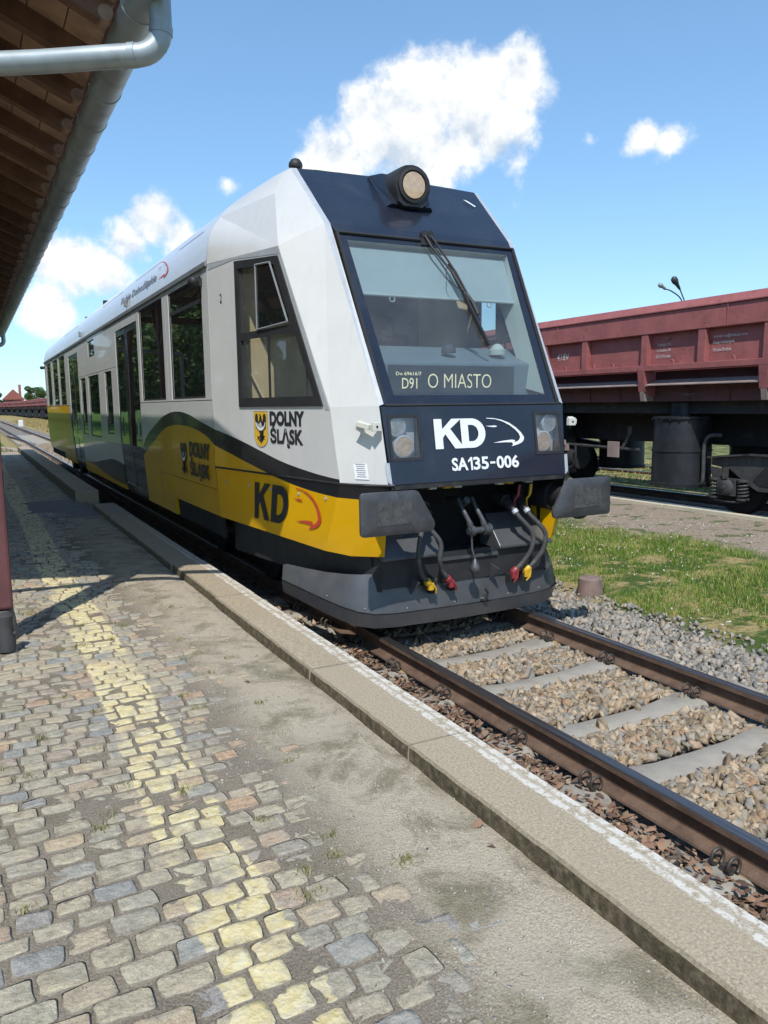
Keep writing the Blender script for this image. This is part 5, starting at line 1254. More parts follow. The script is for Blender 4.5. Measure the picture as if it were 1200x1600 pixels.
# hook on the apron
q = MB(); q.tube(smooth_curve([(.10,5.32,.24),(.135,5.295,.25),(.15,5.285,.29),(.125,5.285,.33)], 4), .012, 6); q.build('apron_hook', M['dark_metal'], car)
# buffers
for sg in (-1,1):
    pl = [(-1.19,1.247),(-.715,1.247),(-.562,.985),(-.585,.927),(-1.19,.927)]
    if sg > 0: pl = [(-x, z) for x, z in pl]
    # rounded outline
    rd = .035; pts = []
    m_ = len(pl)
    for i in range(m_):
        p0 = Vector(pl[i-1]); p1 = Vector(pl[i]); p2 = Vector(pl[(i+1) % m_]); a = (p0-p1).normalized(); b_ = (p2-p1).normalized()
        r1 = min(rd, (p0-p1).length*.4, (p2-p1).length*.4)
        for t in (0.0,.25,.5,.75,1.0): pts.append(((1-t)**2*(p1+a*r1)+2*t*(1-t)*p1+t*t*(p1+b_*r1)))
    mb = MB(); n = len(pts); cx = sg*.92; cz = 1.087
    V = [(p.x,4.985,p.y) for p in pts]+[(p.x,4.962,p.y) for p in pts]+[(cx+(p.x-cx)*.93,4.954,cz+(p.y-cz)*.90) for p in pts]+[(cx+(p.x-cx)*.55,4.944,cz+(p.y-cz)*.62) for p in pts]+[(cx,4.941,cz)]
    F = [(r*n+i, r*n+(i+1) % n, (r+1)*n+(i+1) % n, (r+1)*n+i) for r in range(3) for i in range(n)]+[(3*n+i, 3*n+(i+1) % n, 4*n) for i in range(n)]+[tuple(range(n-1,-1,-1))]
    bf = mb.add(V, F).build('buffer', M['buffer_steel'], car, smooth=35)
    q = MB(); wv = [(cx+(p.x-cx)*.50,4.9425,cz+(p.y-cz)*.56) for p in pts]; 
    x0, x1 = cx-.15, cx+.15
    q.add([(x0,4.9405,cz-.085),(x1,4.9405,cz-.08),(x1-.01,4.9405,cz+.09),(x0+.01,4.9405,cz+.085)], [(0,1,2,3)]); q.build('buffer_wear_patch', M['buffer_wear'], bf)
    q = MB(); q.lathe([(.17,.035),(.165,.07),(.10,.10),(.10,.34),(.135,.34),(.135,.62),(.19,.62),(.19,.66)], (sg*.875,4.95,1.07), 'Y', 24); q.build('buffer_stem', M['dark_metal'], bf, smooth=35)
    q = MB(); q.add([(sg*.735,5.02,1.10),(sg*.69,5.02,1.075),(sg*.735,5.02,1.05)], [(0,1,2)]); q.build('buffer_mark', M['print_white'], bf)
# yellow corner under the buffers
# hoses
def hose(x0, sgn, mat, outward, top_y, zend, handle):
    pts = [(x0,top_y+.06,1.05),(x0+.01*sgn,top_y-.03,1.00),(x0+.045*sgn,top_y-.09,.92),(x0+outward*sgn,top_y-.13,.78),(x0+outward*sgn,top_y-.12,.64),(x0+(outward-.05)*sgn,top_y-.08,.53),(x0+(outward-.11)*sgn,top_y-.06,.465)]
    q = MB(); q.tube(smooth_curve(pts, 6), .0205, 10); h = q.build('brake_hose', M['hose_rubber'], car, smooth=60)
    q = MB(); q.tube([pts[0],pts[1]], [.042,.038], 10); q.tube([(x0,top_y+.2,1.07),(x0,top_y+.04,1.05)], .05, 10); q.build('hose_cock', M['dark_metal'], h, smooth=40)
    q = MB(); pa = smooth_curve(pts, 6); q.tube([pa[8],pa[10]], .029, 10); q.build('hose_clamp', M['trim_grey'], h, smooth=40)
    e = Vector(pts[-1]); d = (Vector(pts[-1])-Vector(pts[-2])).normalized()
    q = MB(); q.tube([e-d*.01, e+d*.03, e+d*.055], [.030,.036,.028], 9); q.obox(e+d*.05+Vector((.0,-.012,-.012)), (.022,0,0), (0,.022,0), (0,0,.032)); q.tube([e+d*.03+Vector((.02,-.03,.0)), e+d*.06+Vector((.035,-.035,-.03)), e+d*.085+Vector((.02,-.03,-.05))], .009, 6); q.build('hose_coupling', M[mat], h, smooth=40, bevel=.004)
    q = MB(); q.obox(e+d*.08+Vector((0,.01,-.02)), (.02,0,0), (0,.03,0), (0,0,.035)); q.build('hose_rest', M['void'], h)
    if handle:
        q = MB(); q.tube(smooth_curve([(x0+.05*sgn,top_y-.03,1.0),(x0+.035*sgn,top_y-.04,1.06),(x0+.06*sgn,top_y-.05,1.10),(x0+.075*sgn,top_y-.05,1.19)], 4), [.006]*4+[.009]*4+[.013]*5, 6); q.build('cock_handle', M[mat], h)
hose(.40, 1, 'red_plastic', .155, 5.34, .46, True); hose(.525, 1, 'yellow_plastic', .165, 5.34, .44, True)
hose(-.41, -1, 'red_plastic', -.045, 5.34, .46, False); hose(-.46, -1, 'yellow_plastic', .10, 5.34, .44, False)
for x0, z0 in ((.215,.47),(-.40,.45),(-.56,.44)):
    q = MB(); q.add([(x0,5.36,z0+.06),(x0+.012,5.36,z0+.06),(x0+.012,5.22,z0+.03),(x0,5.22,z0+.03),(x0,5.36,z0-.09),(x0+.012,5.36,z0-.09)], [(0,1,2,3),(0,3,4),(1,5,2),(3,2,5,4)]); q.build('hose_bracket', M['apron'], car)
# screw coupling hanging on its hook
q = MB()
for x0 in (-.10,.035):
    q.tube(smooth_curve([(x0,5.36,1.10),(x0+.005,5.30,1.02),(x0+.03,5.25,.93),(x0+.045,5.235,.865)], 4), [.017]*5+[.020]*4+[.026]*4, 8)
    q.lathe([(.045,-.02),(.045,.02)], (x0+.048,5.232,.845), 'X', 14)
q.tube([(-.085,5.232,.845),(.125,5.232,.845)], .028, 12); q.lathe([(.05,-.015),(.05,.015),(.03,.02)], (.115,5.232,.845), 'X', 14)
q.tube([(-.035,5.6,1.06),(-.035,5.38,1.06),(-.035,5.32,1.09)], [.04,.04,.03], 8)
sc_ = q.build('screw_coupling', M['buffer_steel'], car, smooth=40)
q = MB(); q.tube([(-.05,5.235,.83),(-.055,5.22,.70),(-.04,5.20,.62)], .010, 6); q.lathe([(.008,.075),(.022,.05),(.042,.012),(.046,-.012),(.03,-.045),(.005,-.055)], (-.04,5.20,.545), 'Z', 14); q.build('coupling_weight', M['buffer_steel'], sc_, smooth=60)
for x0, m_ in ((-.44,'cream_plastic'),(-.30,'yellow_plastic'),(-.20,'cream_plastic'),(.22,'cream_plastic'),(.32,'yellow_plastic'),(.52,'trim_grey')):
    q = MB(); q.box(x0,x0+.07,5.25,5.30,1.205,1.235); q.build('cable_socket', M[m_], car, bevel=.006)
# bogies
for yb in (9.0, 25.4):
    q = MB(); q.box(-1.05,-.93,yb-1.35,yb+1.35,.45,.62); q.box(.93,1.05,yb-1.35,yb+1.35,.45,.62); q.box(-1.0,1.0,yb-.2,yb+.2,.45,.68); q.build('bogie_frame', M['void'], car)
    for ya in (yb-.95, yb+.95):
        for sg in (-1,1):
            q = MB(); q.lathe([(.42,-.065),(.42,.065),(.445,.065),(.445,.09),(.15,.095),(.15,-.07)], (sg*.7525,ya,.415), 'X', 32); q.build('wheel', M['dark_metal'], car, smooth=40)
        q = MB(); q.tube([(-.7,ya,.415),(.7,ya,.415)], .08, 12); q.build('axle', M['dark_metal'], car)

# ---------------------------------------------------------------- driver
def skinned(name, verts, edges, radii, mat, root=0, sub=2):
    me = bpy.data.meshes.new(name); me.from_pydata(verts, edges, []); o = bpy.data.objects.new(name, me); COL.objects.link(o)
    bm = bmesh.new(); bm.from_mesh(me); lay = bm.verts.layers.skin.verify(); bm.verts.ensure_lookup_table()
    for v, r in zip(bm.verts, radii): v[lay].radius = r if isinstance(r, tuple) else (r, r)
    bm.verts[root][lay].use_root = True; bm.to_mesh(me); bm.free()
    o.modifiers.new('skin', 'SKIN'); s_ = o.modifiers.new('sub', 'SUBSURF'); s_.levels = sub; s_.render_levels = sub
    dg = bpy.context.evaluated_depsgraph_get(); dg.update(); m2 = bpy.data.meshes.new_from_object(o.evaluated_get(dg))
    COL.objects.unlink(o); bpy.data.objects.remove(o); m2.name = name; m2.materials.clear()
    for m in (mat if isinstance(mat, (list, tuple)) else [mat]): m2.materials.append(m)
    m2.polygons.foreach_set('use_smooth', [True]*len(m2.polygons)); return m2
M['skin'] = pm('skin', (.42,.26,.19), .55, var=.06); M['jacket'] = pm('jacket', (.03,.034,.05), .8, var=.2); M['hair'] = pm('hair', (.03,.02,.015), .6, var=.3)
dx, dy, dzf = -.10, 6.62, 1.2
Vd = [(0,.06,.62),(0,.06,.80),(0,.05,1.0),(0,.04,1.13),(0,.02,1.20),(0,.0,1.28),(0,-.02,1.36),(0,0,1.44),
      (-.18,.04,1.10),(-.25,-.02,.86),(-.20,-.26,.86),(.18,.04,1.10),(.25,-.02,.86),(.20,-.26,.86),
      (-.10,-.08,.60),(-.12,-.42,.60),(-.12,-.44,.12),(.10,-.08,.60),(.12,-.42,.60),(.12,-.44,.12),(0,-.105,1.345)]
Ed = [(0,1),(1,2),(2,3),(3,4),(4,5),(5,6),(6,7),(3,8),(8,9),(9,10),(3,11),(11,12),(12,13),(0,14),(14,15),(15,16),(0,17),(17,18),(18,19),(6,20)]
Rd = [(.16,.12),(.155,.11),(.17,.115),(.12,.09),(.058,.058),(.065,.075),(.08,.098),(.06,.075),.065,.05,.038,.065,.05,.038,.085,.07,.05,.085,.07,.05,.018]
me_d = skinned('person', [(x+dx,y_+dy,z+dzf) for x, y_, z in Vd], Ed, Rd, [M['jacket'], M['skin']], 0)
for pl_ in me_d.polygons:
    c = pl_.center
    if c.z > dzf+1.19 or (c.y < dy-.235 and c.z > dzf+.75): pl_.material_index = 1
drv = place('person', me_d); tag(drv, 'driver in a dark jacket seated behind the windscreen of the railcar', 'person')
q = MB(); q.lathe([(.088,-.07),(.105,-.01),(.102,.05),(.08,.10),(.03,.125)], (dx,dy+.03,dzf+1.39), 'Z', 16); hr = q.build('hair', M['hair'], drv, smooth=60)
q = MB()
for sg in (-1,1): q.lathe([(.012,-.004),(.010,.004)], (dx+sg*.034,dy-.108,dzf+1.375), 'Y', 8)
q.build('eyes', M['hair'], drv)
q = MB(); q.bar((dx-.025,dy-.112,dzf+1.30), (dx+.025,dy-.112,dzf+1.30), .008, .008); q.build('mouth', M['red_plastic'], drv)
# ------------------------------------------------------------------ freight wagons
def wagon_paint(name, col):
    m, nt, b = new_mat(name); N = NT(nt); X, Y, Z = N.xyz()
    st = N.n('ShaderNodeMapping'); N.l(N.pos, st.inputs[0]); st.inputs['Scale'].default_value = (4,4,.5)
    f = N.noise(3.5, 6, .65); s_ = N.noise(2.2, 6, .7, vec=st.outputs[0]); g = N.noise(40, 5, .7)
    c = N.ramp(f, [(.3, tuple(v*.82 for v in col)), (.7, tuple(v*1.12 for v in col))])
    c = N.mix(N.math('MULTIPLY', N.step(s_, .50, .74), .45), c, (.19,.085,.072))
    c = N.mix(N.math('MULTIPLY', N.step(N.noise(5, 9, .78), .58, .68), .65), c, (.07,.036,.026))
    c = N.mix(N.math('MULTIPLY', N.step(g, .6, .8), .15), c, (.40,.24,.21))
    N.l(c, b.inputs['Base Color']); b.inputs['Roughness'].default_value = .72; b.inputs['Specular IOR Level'].default_value = .3
    N.l(N.bump(N.noise(3.5, 4, .6), .4, .035), b.inputs['Normal']); return m
M['wagon_red'] = wagon_paint('wagon_red', (.31,.105,.10)); M['wagon_red_shaded'] = wagon_paint('wagon_red_shaded', (.11,.05,.052)); M['wagon_ledge'] = pm('wagon_ledge', (.26,.20,.18), .8, var=.2, vscale=4)  # sill, ribs and floor: red darkened, shade under the body put into the colour
M['wagon_black'] = pm('wagon_black', (.020,.020,.021), .75, var=.35, vscale=5, col2=(.05,.042,.036), v2=(.55,.75), v2scale=4)
M['cylinder_black'] = pm('cylinder_black', (.019,.021,.026), .5, .2, var=.3, vscale=6, col2=(.045,.042,.04), v2=(.58,.75), v2scale=5, bump=.2, bscale=50)
M['bogie_grey'] = pm('bogie_grey', (.06,.06,.06), .65, .2, var=.3, vscale=7, col2=(.12,.105,.09), v2=(.55,.75), v2scale=8, bump=.25, bscale=40)
WX = 8.5; HWD = 1.55
def wheelset(parent, ya):
    for sg in (-1,1):
        q = MB(); q.lathe([(.46,-.065),(.46,.065),(.485,.065),(.485,.09),(.16,.095),(.16,-.07)], (WX+sg*.7525,ya,.46), 'X', 28); q.build('wheel', M['wagon_black'], parent, smooth=40)
    q = MB(); q.tube([(WX-.95,ya,.46),(WX+.95,ya,.46)], .075, 10); q.build('axle', M['wagon_black'], parent)
def bogie(parent, yb, detail):
    for sg in (-1,1):
        xf = WX+sg*1.02; q = MB(); w = .05
        prof = [(-1.32,.80),(-1.32,.92),(-.6,1.0),(.6,1.0),(1.32,.92),(1.32,.80),(.98,.76),(.62,.52),(.42,.42),(-.42,.42),(-.62,.52),(-.98,.76)]
        q.prism([(xf-w,yb+a,b_) for a, b_ in prof], (2*w,0,0)); fr_ = q.build('bogie_side_frame', M['bogie_grey'], parent, bevel=.012 if detail else 0)
        if not detail: continue
        q = MB(); q.prism([(xf-w-.012,yb+a,b_) for a, b_ in [(-.5,.60),(-.26,.86),(.26,.86),(.5,.60),(.36,.52),(-.36,.52)]], (.01,0,0)); q.build('frame_opening', M['void'], fr_)
        q = MB()
        for a, b_ in zip([(-1.35,.93),(-.6,1.01),(.6,1.01)], [(-.6,1.01),(.6,1.01),(1.35,.93)]): q.bar((xf-.07*1,yb+a[0],a[1]), (xf-.07,yb+b_[0],b_[1]), .10, .03)
        q.build('frame_flange', M['bogie_grey'], fr_)
        for ya in (-.95,.95):
            q = MB(); q.lathe([(.14,-.10),(.145,-.14),(.11,-.17),(.06,-.18)], (xf,yb+ya,.46), 'X', 16); q.box(xf-.13,xf+.08,yb+ya-.17,yb+ya+.17,.32,.60); q.build('axle_box', M['bogie_grey'], fr_, smooth=35)
            q = MB(); q.lathe([(.035,-.185),(.03,-.20)], (xf,yb+ya,.46), 'X', 6); q.bar((xf-.15,yb+ya,.60), (xf-.15,yb+ya,.78), .08, .05); q.build('axle_box_bolt', M['trim_grey'] if False else M['bogie_grey'], fr_)
            for so2 in (-.27,.27):
                q = MB(); c0 = yb+ya+so2
                q.tube([(xf-.05+.075*math.cos(t), c0+.075*math.sin(t), .30+t*.0088) for t in np.linspace(0,9*PI,73)], .019, 6); q.lathe([(.10,.26),(.10,.29)], (xf-.05,c0,0), 'Z', 14); q.lathe([(.10,.56),(.10,.60)], (xf-.05,c0,0), 'Z', 14); q.build('coil_spring', M['bogie_grey'], fr_, smooth=50)
            q = MB(); q.tube(smooth_curve([(xf-.08,yb+ya-.40,.29),(xf-.08,yb+ya-.2,.22),(xf-.08,yb+ya+.2,.22),(xf-.08,yb+ya+.40,.29)], 4), .022, 6); q.build('spring_tie', M['bogie_grey'], fr_)
        if sg < 0:
            q = MB(); q.prism([(xf-.10,yb+1.30,.78),(xf-.10,yb+1.10,.76),(xf-.10,yb+1.06,.50),(xf-.10,yb+1.14,.42),(xf-.10,yb+1.24,.56)], (.04,0,0)); q.build('guard_plate', M['bogie_grey'], fr_)
    q = MB(); q.box(WX-1.0,WX+1.0,yb-.22,yb+.22,.62,1.05); q.build('bogie_bolster', M['wagon_black'], parent)
    for ya in (-.95,.95): wheelset(parent, yb+ya)
def wagon(yc, detail):
    w = empty('freight_wagon', (WX, yc, 0)); y0, y1 = yc-5.75, yc+5.75; xl = WX-HWD; xr = WX+HWD; R = M['wagon_red']
    # tipping body: side sheets, flanges, posts
    for sg, xs_ in ((-1, xl), (1, xr)):
        q = MB(); a = sg*-1
        q.prism([(xs_+a*.15,y0,2.50),(xs_+a*.10,y0,2.505),(xs_+a*.115,y0,3.05),(xs_+a*.18,y0,3.05)], (0,y1-y0,0)); q.build('body_side', R, w)
        q = MB(); q.prism([(xs_,y0,3.03),(xs_+a*.015,y0,3.37),(xs_+a*.02,y0,3.38),(xs_+a*.22,y0,3.38),(xs_+a*.2,y0,3.03)], (0,y1-y0,0)); q.build('upper_rail', R, w, bevel=.01 if detail else 0)
        q = MB(); q.prism([(xs_-a*.012,y0-.02,3.383),(xs_-a*.012,y0-.02,3.40),(xs_+a*.10,y0-.02,3.53),(xs_+a*.24,y0-.02,3.53),(xs_+a*.24,y0-.02,3.383)], (0,y1-y0+.04,0)); q.build('cap_rail', R, w)
        q = MB(); q.box(*sorted((xs_-a*.02, xs_+a*.25)), y0,y1,2.40,2.50); q.build('floor_edge', R, w, bevel=.008 if detail else 0)
    posts = [yc+o_ for o_ in (-5.6,-4.9,-3.72,-2.52,-1.30,.22,1.42,2.62,3.84,5.0,5.6)]
    if detail:
        for yp in posts:
            q = MB(); q.prism([(xl+.0,yp-.075,2.50),(xl+.012,yp-.075,3.03),(xl+.16,yp-.075,3.03),(xl+.12,yp-.075,2.50)], (0,.15,0)); q.build('side_post', R, w, bevel=.006)
        for yp in (-4.3,-3.1,-1.9,-.5,.0,.8,2.0,3.2,4.4):
            q = MB(); q.tube([(xl+.04,yc+yp+.045*math.cos(t),2.50+.075*math.sin(t)) for t in np.linspace(0,PI,9)], .011, 6); q.build('lashing_ring', R, w)
        for yp in (-3.0,1.0):
            q = MB(); q.box(xl-.006,xl+.01,yc+yp-.006,yc+yp+.006,3.04,3.37); q.build('weld_seam', R, w)
    # floor of the body and fixed underframe
    q = MB(); q.prism([(xl+.34,y0,2.40),(xl+.34,y0,2.14),(xl+.72,y0,1.90),(xr-.72,y0,1.90),(xr-.34,y0,2.14),(xr-.34,y0,2.40)], (0,y1-y0,0)); q.build('body_floor', M['wagon_red_shaded'] if detail else M['wagon_black'], w)
    q = MB(); q.box(xl+.27,xl+.42,y0+.1,y1-.1,1.87,2.22); q.build('side_sill', M['wagon_red_shaded'], w)
    if detail:
        for a, b_ in ((-5.6,-3.78),(-3.58,-1.36),(-1.16,2.2),(2.4,5.6)):
            q = MB(); q.add([(xl+.0,yc+a,2.16),(xl+.0,yc+b_,2.16),(xl+.29,yc+b_,2.25),(xl+.29,yc+a,2.25),(xl+.0,yc+a,2.145),(xl+.0,yc+b_,2.145),(xl+.29,yc+b_,2.22),(xl+.29,yc+a,2.22)], [(0,1,2,3),(4,5,1,0),(7,6,5,4),(0,3,7,4),(1,5,6,2)]); q.build('side_ledge', M['wagon_ledge'], w)
        for yp in (-3.68,-1.26,2.3):
            q = MB(); q.prism([(xl-.02,yc+yp-.08,2.40),(xl+.28,yc+yp-.08,2.40),(xl+.28,yc+yp-.08,1.93),(xl+.02,yc+yp-.08,2.05)], (0,.16,0)); q.build('hinge_bracket', R, w, bevel=.006)
            q = MB(); q.prism([(xl+.02,yc+yp-.05,2.05),(xl+.28,yc+yp-.05,1.98),(xl+.28,yc+yp-.05,1.88),(xl+.05,yc+yp-.05,1.88)], (0,.10,0)); q.build('hinge_foot', M['wagon_ledge'], w)
        for yp in (-4.6,-2.9,-2.1,-.5,.3,1.2,3.2,4.2):
            q = MB(); q.bar((xl+.265,yc+yp,1.88), (xl+.265,yc+yp+.0,2.05), .012, .03); q.bar((xl+.265,yc+yp,2.05), (xl+.265,yc+yp+.16,2.15), .012, .03); q.build('sill_rib', M['wagon_red_shaded'], w)
    q = MB(); q.box(WX-.42,WX+.42,yc-6.1,yc+6.1,1.10,1.80); q.box(WX-1.10,WX+1.10,y0+.4,y1-.4,1.66,1.93); q.build('centre_frame', M['wagon_black'], w)
    for sg in (-1,1):
        for yb in (-6.35,6.35):
            q = MB(); q.lathe([(.22,-.04),(.22,.0),(.09,.03),(.09,.45)] if yb < 0 else [(.09,-.45),(.09,-.03),(.22,0),(.22,.04)], (WX+sg*.875,yc+yb,1.06), 'Y', 18); q.build('wagon_buffer', M['wagon_black'], w, smooth=40)
    for yb in (-3.75,3.75): bogie(w, yc+yb, detail)
    # tipping cylinders
    for yp in (-1.75,1.75):
        for sg in (-1,1):
            xc_ = WX+sg*1.02
            q = MB(); q.lathe([(.52,.40),(.53,.46),(.50,.47),(.495,1.0),(.51,1.005),(.51,1.03),(.495,1.035),(.475,1.56),(.51,1.57),(.51,1.61),(.2,1.62),(.2,1.85)] if detail else [(.5,.42),(.48,1.6)], (xc_,yc+yp,0), 'Z', 32); cyl = q.build('tipping_cylinder', M['cylinder_black'], w, smooth=35)
            if detail and sg < 0:
                q = MB()
                for k in range(20): q.box(xc_+.505*math.cos(2*PI*k/20)-.015, xc_+.505*math.cos(2*PI*k/20)+.015, yc+yp+.505*math.sin(2*PI*k/20)-.015, yc+yp+.505*math.sin(2*PI*k/20)+.015, 1.545, 1.572)
                q.build('cylinder_bolts', M['cylinder_black'], cyl)
    if detail:
        q = MB(); q.tube(smooth_curve([(xl+.5,yc-2.6,1.3),(xl+.45,yc-2.38,1.28),(xl+.42,yc-2.32,1.1),(xl+.42,yc-2.32,.7),(xl+.42,yc-2.30,.48),(xl+.5,yc-2.1,.43)], 5), .035, 8); q.build('air_pipe', M['bogie_grey'], w, smooth=50)
        q = MB(); q.tube([(xl+.45,yc-.85,.98),(xl+.45,yc+2.6,1.04)], .030, 8); q.build('brake_rod', M['bogie_grey'], w)
        q = MB(); q.tube(smooth_curve([(xl+.42,yc+2.45,.6),(xl+.42,yc+2.5,.72),(xl+.42,yc+2.5,1.1),(xl+.45,yc+2.4,1.28),(xl+.5,yc+2.1,1.31)], 5), .03, 8); q.build('air_pipe', M['wagon_black'], w, smooth=50)
        q = MB(); q.lathe([(.05,-.62),(.24,-.60),(.26,-.5),(.26,.5),(.24,.60),(.05,.62)], (xl+.65,yc+1.55,.74), 'Y', 20); q.build('air_tank', M['wagon_black'], w, smooth=40)
        q = MB(); q.tube(smooth_curve([(xl+.38,yc+.83,1.0),(xl+.38,yc+.83,.72),(xl+.38,yc+.95,.55),(xl+.38,yc+1.3,.53),(xl+.38,yc+2.0,.53)], 5), .025, 6); q.build('tank_strap', M['wagon_black'], w)
        q = MB(); q.box(xl+.36,xl+.40,yc+.02-.40,yc+.30-.40,.82,1.12); q.build('load_plate', M['wagon_ledge'], w)
        q = MB(); q.bar((xl+.44,yc-.42,.98), (xl+.44,yc-.62,1.28), .05, .06); q.obox((xl+.44,yc-.62,1.34),(.03,0,0),(0,.05,0),(0,0,.07)); q.build('lever', M['bogie_grey'], w)
        for yp in (1.15,2.2): 
            q = MB(); q.box(xl+.38,xl+.44,yc+yp-.06,yc+yp+.06,.88,1.02); q.tube([(xl+.38,yc+yp,1.0),(xl+.36,yc+yp,1.10)], .03, 8); q.build('valve_block', M['wagon_ledge'], w)
        Xd = Vector((0,-1,0)); U_ = Vector((.028,0,1)).normalized()
        def wt(s_, y_, z_, w_, h_, m_='print_cream'): text_mesh('wagon_lettering', s_, M[m_], (xl+.10+(z_-2.52)*.028-.004, y_, z_), Xd, U_, w_, h_, .01, .004, w)
        wt('418V', 12.62, 2.71, .36, .13); wt('Trakcja S.A.', 9.99, 2.80, .31, .065); wt('ul. Opolska 100', 10.0, 2.71, .31, .058); wt('52-013 Wrocław', 10.01, 2.615, .33, .058)
        wt('e-mail: ec@trakcja.com', 8.82, 2.86, .62, .06); wt('Stacja macierzysta', 8.83, 2.765, .40, .066); wt('Wrocław Brochów', 8.83, 2.655, .35, .06)
        text_mesh('wagon_lettering', '+ 7,60m +', M['print_grey'], (xl+.265,9.62,1.965), Xd, Vector((0,0,1)), .32, .05, .005, .006, w)
        text_mesh('wagon_lettering', 'PKP 133 5PCLA-018', M['print_grey'], (WX-1.106,13.9,1.70), Xd, Vector((0,0,1)), 1.1, .10, .005, .006, w)
    return w
w0 = wagon(11.5, True); tag(w0, 'large dusty red tipping wagon nearest the viewer, with white lettering and black cylinders', 'freight wagon', 'red freight wagons on the far track')
w1 = wagon(24.5, False); tag(w1, 'second red tipping wagon of the row, directly behind the nearest one', 'freight wagon', 'red freight wagons on the far track')
def descend(src, dst):
    for ch in src.children:
        k = ch.copy(); COL.objects.link(k); k.parent = dst; k.matrix_parent_inverse = ch.matrix_parent_inverse.copy(); descend(ch, k)
nth = ['third','fourth','fifth','sixth','seventh','eighth','ninth','tenth','eleventh','twelfth','thirteenth','fourteenth','fifteenth','sixteenth','seventeenth','eighteenth','nineteenth','twentieth','twenty-first','twenty-second']
for k in range(20):
    yk = 37.5+13*k; c = w1.copy(); COL.objects.link(c); descend(w1, c)
    c.location = (WX+wag_bend(yk), yk, 0); sl_ = (wag_bend(yk+1)-wag_bend(yk-1))/2; c.rotation_euler = (0,0,-math.atan(sl_))
    c['label'] = '%s red tipping wagon counting along the row from the viewer' % nth[k]
wm1 = w0.copy(); COL.objects.link(wm1); descend(w0, wm1); wm1.location = (WX, -1.5, 0); wm1['label'] = 'red tipping wagon coupled at the viewer end of the row'
for ch in list(wm1.children):
    if ch.name.startswith('wagon_lettering'): bpy.data.objects.remove(ch)

# ------------------------------------------------------------------ platform canopy
M['roof_wood'] = pm('roof_wood', (.31,.20,.135), .85, var=.35, vscale=3, col2=(.42,.30,.21), v2=(.5,.75), v2scale=5, bump=.3, bscale=40)
M['rafter_wood'] = pm('rafter_wood', (.14,.075,.048), .85, var=.3, vscale=5, bump=.3, bscale=50)
M['rafter_end'] = pm('rafter_end', (.26,.17,.12), .8, var=.25, vscale=10)
M['post_red'] = pm('post_red', (.125,.045,.045), .7, var=.2, vscale=5, col2=(.07,.03,.026), v2=(.58,.68), v2scale=9, bump=.35, bscale=35)
M['zinc'] = pm('zinc', (.33,.38,.40), .5, .35, var=.15, vscale=5, col2=(.22,.235,.24), v2=(.5,.75), v2scale=3)
M['clay_tile'] = pm('clay_tile', (.30,.12,.075), .8, var=.25, vscale=4)
M['stone_base'] = pm('stone_base', (.15,.135,.12), .85, var=.25, vscale=12, bump=.5, bscale=60)
can = empty('platform_canopy', (-6.0, 16, .24)); tag(can, 'brown timber platform canopy with red posts and a grey zinc gutter along its eave', 'canopy')
EX, EZ, RX, RZ = -2.66, 4.26, -5.9, 5.72                        # eave and ridge
CY0, CY1 = 5.12, 27.6
sl2 = (RZ-EZ)/(EX-RX)
def roofpt(t, o_=0): return (EX+(RX-EX)*t, EZ+(RZ-EZ)*t+o_)
LEN = math.hypot(EX-RX, RZ-EZ)
npl = 15
yb_ = [CY0-.18, 10.2, 15.9, 21.6, CY1+.18]
for i in range(npl):                                             # roof boards
    a, b_ = roofpt(i/npl), roofpt((i+1)/npl-.002)
    for j in range(4):
        ya, yb2 = yb_[j], yb_[j+1]-.006; d = random.uniform(-.004,.004)
        q = MB(); q.prism([(a[0],ya,a[1]+d),(b_[0],ya,b_[1]+d),(b_[0],ya,b_[1]+.025+d),(a[0],ya,a[1]+.025+d)], (0,yb2-ya,0)); q.build('roof_board', M['roof_wood'], can)
q = MB(); q.prism([(-9.14,CY0-.18,EZ),(RX,CY0-.18,RZ),(RX,CY0-.18,RZ+.03),(-9.14,CY0-.18,EZ+.03)], (0,CY1-CY0+.36,0)); q.build('back_slope', M['roof_wood'], can)
q = MB()
for sg in (-1,1):
    xe = EX+.05 if sg > 0 else -9.19
    q.prism([(xe,CY0-.22,EZ+.03),(RX,CY0-.22,RZ+.04),(RX,CY0-.22,RZ+.085),(xe,CY0-.22,EZ+.075)], (0,CY1-CY0+.44,0))
q.build('tile_roof', M['clay_tile'], can)
ry = 5.22
while ry < CY1:
    q = MB(); a, b_ = roofpt(0), roofpt(1); n_ = Vector((RX-EX,0,RZ-EZ)).normalized(); dn = Vector((n_.z,0,-n_.x)); dn = dn if dn.z < 0 else -dn
    p0 = Vector((a[0]+.0,ry,a[1])); p1 = Vector((b_[0],ry,b_[1]))
    q.add([p0+Vector((0,-.05,0)), p0+Vector((0,.05,0)), p1+Vector((0,.05,0)), p1+Vector((0,-.05,0)), p0+dn*.13+Vector((0,-.05,0))+n_*.05, p0+dn*.13+Vector((0,.05,0))+n_*.05, p1+dn*.15+Vector((0,.05,0)), p1+dn*.15+Vector((0,-.05,0))], [(0,1,2,3),(4,5,1,0),(5,6,2,1),(7,4,0,3),(7,6,5,4)]); rf = q.build('rafter', M['rafter_wood'], can)
    q = MB(); q.tube([p0+dn*.075+n_*.03+Vector((0,-.052,0)), p0+dn*.075+n_*.03+Vector((0,.052,0))], .045, 12); q.build('rafter_end', M['rafter_end'], rf, smooth=40)
    ry += .692
for xb, zb in ((-3.53,4.45),(-8.18,4.45)):
    q = MB(); q.box(xb-.09,xb+.09,CY0,CY1,zb-.13,zb+.12); q.build('beam', M['rafter_wood'], can, bevel=.01)
